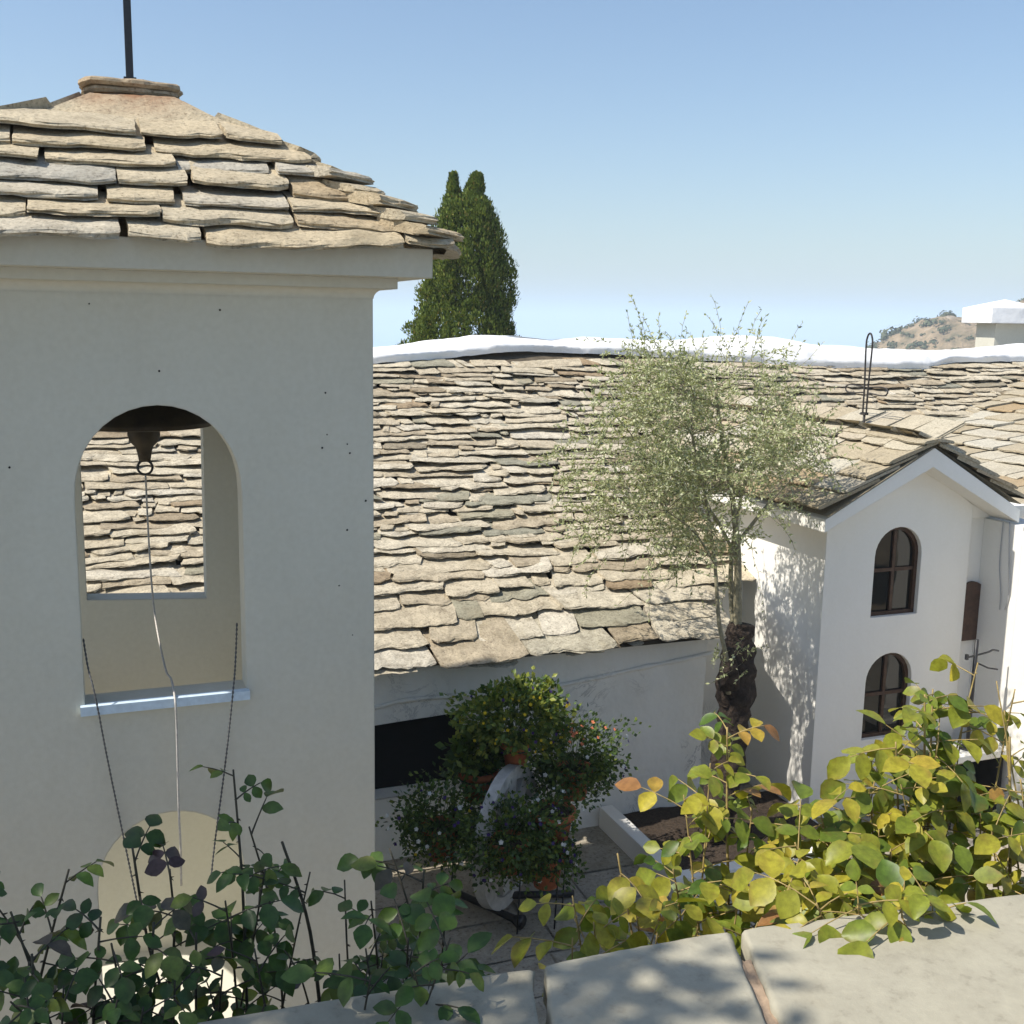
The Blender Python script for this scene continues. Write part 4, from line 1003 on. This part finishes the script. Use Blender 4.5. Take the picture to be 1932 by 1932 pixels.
jn = lambda u0, v0, u1, v1: (zpt(u0, v0), zpt(u1, v1))
def ext(far, near, L=.62):    # extend a joint line towards the terrace
    d = (V((near[0], near[1], 0)) - V((far[0], far[1], 0))).normalized(); f = V((far[0], far[1], 0)) + d * L; return (f.x, f.y)
f1, n1_ = zpt(1003, 1823), zpt(1022, 1932); f2, n2_ = zpt(1024, 1817), zpt(1042, 1932)
f3, n3_ = zpt(1372, 1752), zpt(1448, 1932); f4, n4_ = zpt(1396, 1750), zpt(1474, 1932)
fl = zpt(330, 1936); fl = (fl[0] - 1.6 * 1, fl[1] + 0.09); fr_ = zpt(1990, 1682)
fl0 = zpt(330, 1936)
coping([(fl0[0] - .25, fl0[1] - .6), ext(f1, n1_), f1, (fl0[0] - .25, fl0[1] + .02)], .06, 1, .3)
coping([ext(f2, n2_), ext(f3, n3_), f3, f2], .075, 2, .9)
coping([ext(f4, n4_), (fr_[0] + .15, fr_[1] - .62), (fr_[0] + .15, fr_[1] - .01), f4], .07, 3, .6)
coping([(fl0[0] - 1.6, fl0[1] - .55), (fl0[0] - .28, fl0[1] - .6), (fl0[0] - .28, fl0[1] + .02), (fl0[0] - 1.6, fl0[1] + .1)], .06, 4, .5)
coping([(fr_[0] + .18, fr_[1] - .62), (fr_[0] + 1.6, fr_[1] - .7), (fr_[0] + 1.6, fr_[1] - .1), (fr_[0] + .18, fr_[1] - .01)], .07, 5, .4)
mb = MB()
mb.box((-2.2, 1.36, 2.1), (4.2, 1.70, ZT - .085)); mb.build('wall', M['white'], par)
mb = MB()
a3, a4 = V((*f3, 0)), V((*f4, 0)); b3, b4 = V((*ext(f3, n3_), 0)), V((*ext(f4, n4_), 0))
m0 = .16
pts = [a3.lerp(b3, m0), b3, b4, a4.lerp(b4, m0)]
mb.grid(lambda i, j: (pts[0].lerp(pts[3], i).lerp(pts[1].lerp(pts[2], i), j)) + V((0, 0, ZT - .012 + .006 * mnoise.noise(V((i * 3, j * 14, 0))) )), 6, 40)
mb.build('mortar_joint', M['mortar'], par, True)
mb = MB(); mb.box((-6, 2.42, 0), (8, 2.52, 2.34)); rw = mb.build('retaining_wall', M['white']); tag(rw, 'white retaining wall holding the rose bed below the parapet', 'wall')
mb = MB(); mb.grid(lambda i, j: V((lerp(-6, 8, i), lerp(1.705, 2.42, j), 2.28 + .04 * mnoise.noise(V((i * 30, j * 4, 0))))), 60, 10)
mb.box((-6, 1.702, 0), (8, 2.419, 2.2)); mb.build('rose_bed', M['soil'])['kind'] = 'structure'

# ------------------------------------------------------------------ roses
LEAF_X = [0, .10, .28, .50, .72, .90, 1.0]; LEAF_W = [0, .22, .43, .5, .40, .17, 0]
def leaflet(mb, p, d, nrm, L, tint, fold=.25, droop=.2, wide=.66):
    d = d.normalized(); s = d.cross(nrm)
    if s.length < 1e-4: s = d.orthogonal()
    s.normalize(); n_ = s.cross(d).normalized()
    vs = []; ed = []
    w = L * wide
    for x in LEAF_X: vs.append(p + d * (L * x) - n_ * (droop * L * x * x)); ed.append(.15 if x < 1 else 1.0)
    for sg in (1, -1):
        for x, ww in list(zip(LEAF_X, LEAF_W))[1:-1]:
            wob = 1 + rnd(-.09, .09)
            vs.append(p + d * (L * x) + s * (sg * w * ww * wob) + n_ * (fold * w * ww - droop * L * x * x)); ed.append(.75)
    n_ = len(LEAF_X) - 1; A = n_ + 1; B_ = A + n_ - 1       # midrib 0..n_, right edge from A, left edge from B_
    fs = [(0, 1, A), (n_ - 1, n_, A + n_ - 2), (0, B_, 1), (n_ - 1, B_ + n_ - 2, n_)]
    for q_ in range(1, n_ - 1): fs += [(q_, q_ + 1, A + q_, A + q_ - 1), (q_, B_ + q_ - 1, B_ + q_, q_ + 1)]
    mb.add(vs, fs, [tint] * len(vs), ed)
def rose_leaf(lf, st, p, d, size, tintf, n=5, stem_t=.0018):
    """a compound rose leaf: petiole with three or five leaflets"""
    d = d.normalized(); L = size * rnd(1.5, 2.1); sag = rnd(.1, .5)
    up = V((random.gauss(0, .35), random.gauss(-.45, .35), .85)).normalized()
    q = [p + d * (L * t) - V((0, 0, sag * L * t * t * .5)) for t in (0, .35, .7, 1.0)]
    st.tube(q, [stem_t * 1.2, stem_t, stem_t * .9, stem_t * .7], 4, .5, cap=False)
    dd = (q[3] - q[2]).normalized(); side = dd.cross(up).normalized()
    base_t = tintf()
    tt = lambda: min(1, max(0, base_t + rnd(-.12, .12)))
    leaflet(lf, q[3], dd + V((0, 0, rnd(-.95, .0))), up, size * rnd(.95, 1.2), tt(), rnd(.05, .5), rnd(0, .35), rnd(.6, .78))
    for k, t in enumerate((2, 1)[:(n - 1) // 2]):
        for sg in (1, -1):
            if random.random() < .9:
                leaflet(lf, q[t], side * sg + dd * rnd(.2, .6) + V((0, 0, rnd(-.85, .05))), up, size * rnd(.75, 1.05) * (1 - .12 * k), tt(), rnd(.05, .5), rnd(0, .35), rnd(.6, .78))
def rose_bush(label, root, canes, size, tintf, leaf_mat, stem_mat, seed, group, dens=1.0):
    random.seed(seed)
    t = thing('rose_bush', label, 'rose bush', root, group); lf = MB(); st = MB(); size *= 1.12 if group == G1 else 1.42; dens *= (.52 if group == G1 else .82)
    for (tip, thick, leafy, s0) in canes:
        tip = V(tip); r0 = V(root) + V((random.gauss(0, .05), random.gauss(0, .04), 0))
        mid = r0.lerp(tip, .5) + V((random.gauss(0, .05), random.gauss(0, .05), (tip - r0).length * .08))
        Q = smooth_path([r0, r0.lerp(mid, .6) + V((random.gauss(0, .015),) * 3), mid, mid.lerp(tip, .55) + V((random.gauss(0, .015),) * 3), tip], 6)
        st.tube(Q, [lerp(thick, thick * .45, i / (len(Q) - 1)) for i in range(len(Q))], 6, .5, .15)
        n = len(Q)
        ang = rnd(0, 6)
        L = (tip - r0).length
        num = int(leafy * (1 - s0) * L / .030 * dens)
        for k in range(num):
            f = lerp(s0, 1.0, (k + rnd(0, .6)) / max(1, num)); f = min(f, .999)
            i = int(f * (n - 1)); p = Q[i].lerp(Q[i + 1], f * (n - 1) - i); ax = (Q[i + 1] - Q[i]).normalized()
            ang += 2.4 + rnd(-.4, .4)
            o = ax.orthogonal().normalized(); o = (Matrix.Rotation(ang, 3, ax) @ o)
            d = o * rnd(.8, 1.0) + ax * rnd(.1, .7)
            rose_leaf(lf, st, p, d, size * rnd(.6, 1.2), tintf, 5 if random.random() < .6 else 3)
        for k in range(int(L / .05)):       # thorns
            i = random.randrange(1, n - 1); ax = (Q[i + 1] - Q[i]).normalized(); o = Matrix.Rotation(rnd(0, 6.3), 3, ax) @ ax.orthogonal().normalized()
            r = thick * .7; st.tube([Q[i], Q[i] + o * (r + .006) - ax * .003], [.0025, .0004], 4, .5, cap=False)
    st.build('canes', stem_mat, t, True); lf.build('leaves', leaf_mat, t, True)
Y0 = 2.08
def T(u, v, y): return tuple(at_y(u, v, y))
tl = lambda: random.choice([rnd(.0, .5), rnd(.15, .55), rnd(.3, .72), rnd(.78, 1.0) if random.random() < .42 else rnd(.1, .5)])
ty = lambda: random.choice([rnd(.0, .4), rnd(.1, .5), rnd(.3, .75), rnd(.35, .8), rnd(.55, .92), rnd(.9, 1.0) if random.random() < .35 else rnd(.4, .8)])
tg = lambda: random.choice([rnd(.0, .4), rnd(.15, .5), rnd(.3, .7), rnd(.5, .85)])
G1, G2 = 'dark roses along the left parapet', 'yellowing roses along the right parapet'
B = lambda u, y: (at_y(u, 1900, y).x, y, 2.28)
rose_bush('dense dark green rose bush with purple leaves at the left picture edge', B(60, 2.15),
          [(T(20, 1720, 2.2), .005, 1, .3), (T(130, 1640, 2.25), .005, .9, .3), (T(60, 1800, 2.05), .005, 1.2, .2), (T(-60, 1760, 2.1), .005, 1, .2), (T(190, 1730, 2.1), .005, 1, .3), (T(120, 1860, 1.98), .004, 1.2, .2), (T(20, 1890, 1.95), .004, 1.2, .2), (T(230, 1860, 1.98), .004, 1.2, .2), (T(-20, 1690, 2.3), .004, .9, .3)], .046, tl, M['rose_dark'], M['stem_dark'], 101, G1)
rose_bush('dark rose bush with leafy sprays in front of the lower tower arch', B(300, 2.2),
          [(T(250, 1600, 2.3), .005, .7, .35), (T(320, 1640, 2.25), .005, .8, .3), (T(290, 1740, 2.1), .005, 1.1, .3), (T(370, 1760, 2.1), .005, 1.1, .2), (T(210, 1780, 2.05), .004, 1.1, .2), (T(330, 1850, 1.98), .004, 1.3, .2), (T(420, 1830, 2.02), .004, 1.0, .2), (T(270, 1900, 1.93), .004, 1.3, .2)], .044, tl, M['rose_dark'], M['stem_dark'], 102, G1)
rose_bush('tall dark rose shoot reaching highest before the tower wall', B(445, 2.25),
          [(T(440, 1452, 2.3), .005, .85, .35), (T(470, 1560, 2.25), .004, .8, .4), (T(500, 1640, 2.2), .004, .8, .4), (T(425, 1700, 2.1), .004, 1, .3), (T(480, 1790, 2.05), .004, .9, .3)], .044, tl, M['rose_dark'], M['stem_dark'], 103, G1)
rose_bush('nearly leafless dark rose cane with few side leaves before the tower', B(600, 2.15),
          [(T(532, 1588, 2.25), .0065, .12, .5), (T(585, 1645, 2.2), .004, .45, .5), (T(650, 1660, 2.2), .004, .5, .5), (T(560, 1820, 2.02), .004, .5, .3), (T(640, 1800, 2.05), .004, .7, .3)], .042, tl, M['rose_dark'], M['stem_dark'], 104, G1)
rose_bush('drooping green rose bush beside the tower corner above the flower stand', B(760, 2.12),
          [(T(735, 1600, 2.25), .004, .7, .4), (T(800, 1640, 2.15), .005, .9, .3), (T(700, 1700, 2.1), .004, .9, .3), (T(840, 1720, 2.05), .005, 1.0, .3), (T(770, 1770, 2.0), .005, 1.1, .2), (T(860, 1800, 1.95), .005, 1.0, .3), (T(690, 1790, 1.98), .004, 1, .2), (T(800, 1850, 1.9), .004, .9, .3), (T(780, 1830, 1.74), .004, 1.1, .45), (T(700, 1840, 1.78), .004, 1.0, .45), (T(850, 1770, 1.78), .004, 1.0, .45)], .050, tg, M['rose_dark'], M['stem_dark'], 105, G1)
rose_bush('small low yellow green rose spray left of the coping joint', B(1150, 2.1),
          [(T(1165, 1610, 2.2), .0055, .5, .45), (T(1080, 1690, 2.1), .004, .7, .4), (T(1120, 1740, 2.02), .004, .9, .3), (T(1200, 1720, 2.05), .004, .8, .3), (T(1080, 1770, 1.98), .004, .8, .4), (T(1240, 1760, 1.98), .004, .9, .3)], .050, ty, M['rose_yellow'], M['stem_light'], 106, G2, .62)
rose_bush('upright yellowing rose shoot with reddish leaf tips before the olive trunk', B(1300, 2.15),
          [(T(1372, 1372, 2.3), .006, 1.3, .4), (T(1290, 1500, 2.25), .004, 1.0, .5), (T(1420, 1520, 2.25), .004, 1.0, .5), (T(1340, 1440, 2.25), .004, .9, .5), (T(1270, 1640, 2.12), .004, .7, .4), (T(1400, 1650, 2.12), .004, .9, .4), (T(1320, 1730, 2.0), .004, 1, .3), (T(1430, 1740, 1.98), .004, 1, .3)], .047, ty, M['rose_yellow'], M['stem_light'], 107, G2, .75)
rose_bush('dense bright yellow green rose bush spilling over the large coping slab', B(1600, 2.1),
          [(T(1545, 1520, 2.2), .005, .9, .4), (T(1640, 1490, 2.2), .005, 1, .4), (T(1500, 1590, 2.1), .005, 1.1, .3), (T(1590, 1600, 2.08), .005, 1.3, .3), (T(1680, 1600, 2.08), .005, 1.3, .3), (T(1740, 1650, 2.05), .005, 1.2, .3), (T(1530, 1690, 1.95), .004, 1.3, .3), (T(1620, 1710, 1.92), .004, 1.4, .2), (T(1710, 1720, 1.9), .004, 1.3, .2), (T(1480, 1680, 1.97), .004, 1.1, .3), (T(1620, 1705, 1.76), .004, 1.3, .5), (T(1700, 1715, 1.72), .004, 1.2, .5), (T(1540, 1705, 1.80), .004, 1.2, .5), (T(1760, 1690, 1.75), .004, 1.1, .5), (T(1560, 1560, 2.15), .004, 1.2, .3), (T(1660, 1540, 2.15), .004, 1.2, .3)], .049, ty, M['rose_yellow'], M['stem_light'], 108, G2, 1.15)
rose_bush('tall fresh green rose branch arching up beside the lower porch window', B(1800, 2.15),
          [(T(1745, 1310, 2.25), .006, .7, .55), (T(1690, 1400, 2.2), .005, .9, .55), (T(1770, 1400, 2.2), .005, .9, .5), (T(1845, 1250, 2.3), .004, .4, .75), (T(1760, 1300, 2.3), .005, .9, .6), (T(1820, 1340, 2.3), .004, .6, .6), (T(1700, 1480, 2.15), .004, .9, .5), (T(1780, 1520, 2.1), .004, .7, .4), (T(1800, 1660, 2.0), .004, .6, .3)], .050, tg, M['rose_yellow'], M['stem_light'], 109, G2)
rose_bush('sparse thorny rose with round yellow leaves at the right picture edge', B(1960, 2.0),
          [(T(1880, 1285, 2.2), .004, .1, .6), (T(1895, 1340, 2.2), .004, .35, .7), (T(1905, 1390, 2.15), .0075, .35, .5), (T(1925, 1470, 2.1), .005, .6, .5), (T(1915, 1300, 2.2), .004, .25, .6), (T(1850, 1500, 2.1), .004, .35, .5), (T(1870, 1560, 2.05), .004, .5, .4), (T(1900, 1640, 1.95), .005, .9, .4), (T(1925, 1740, 1.85), .005, 1.0, .4), (T(1950, 1560, 2.0), .005, .8, .3), (T(1800, 1440, 2.2), .004, .3, .6)], .052, ty, M['rose_yellow'], M['stem_light'], 110, G2)

# ------------------------------------------------------------------ objects added out of view to shade the left side and courtyard
random.seed(77)
tr = thing('shade_tree', 'unseen leafy tree added on the terrace shading the left coping slabs', 'tree', (-2.7, 1.75, 2.95))  # tree added out of view to dapple the left coping
mb = MB(); mb.tube(smooth_path([(-2.7, 1.0, 2.95), (-2.72, 1.1, 4.2), (-2.7, 1.3, 5.2), (-2.65, 1.5, 6.3)], 5), [.14, .13, .13, .12, .12, .12, .11, .11, .10, .10, .09, .08, .07, .06, .05, .03], 10, .5, .2); mb.build('trunk', M['bark'], tr, True)
mb = MB()
for k in range(9000):
    d = V((random.gauss(0, 1), random.gauss(0, 1), random.gauss(0, 1))).normalized() * rnd(.1, 1) ** .45
    p = V((-2.75 + d.x * 1.25, 1.75 + d.y * 1.5, 6.45 + d.z * 1.15))
    if mnoise.noise(p * 1.7) < -.25: continue
    dd = V((random.gauss(0, 1), random.gauss(0, 1), random.gauss(-.2, .6))).normalized(); pot_leaf_card(mb, p, dd, rnd(.07, .12), rnd(.02, .035), random.random())
mb.build('crown', M['pot_leaf'], tr)
block = thing('shade_block', 'added unseen white shade-casting wing standing left of the bell tower', 'shade block', (-3.2, 7.9, 0))  # unseen plain block, added only to keep the courtyard in shade
mb = MB(); mb.box((-5.0, 7.2, 0), (-1.7, 8.42, 7.7)); mb.build('wall', M['white'], block)
mb = MB(); mb.box((-5.1, 7.1, 7.7), (-1.6, 8.43, 7.8)); mb.build('roof', M['stone_light'], block)
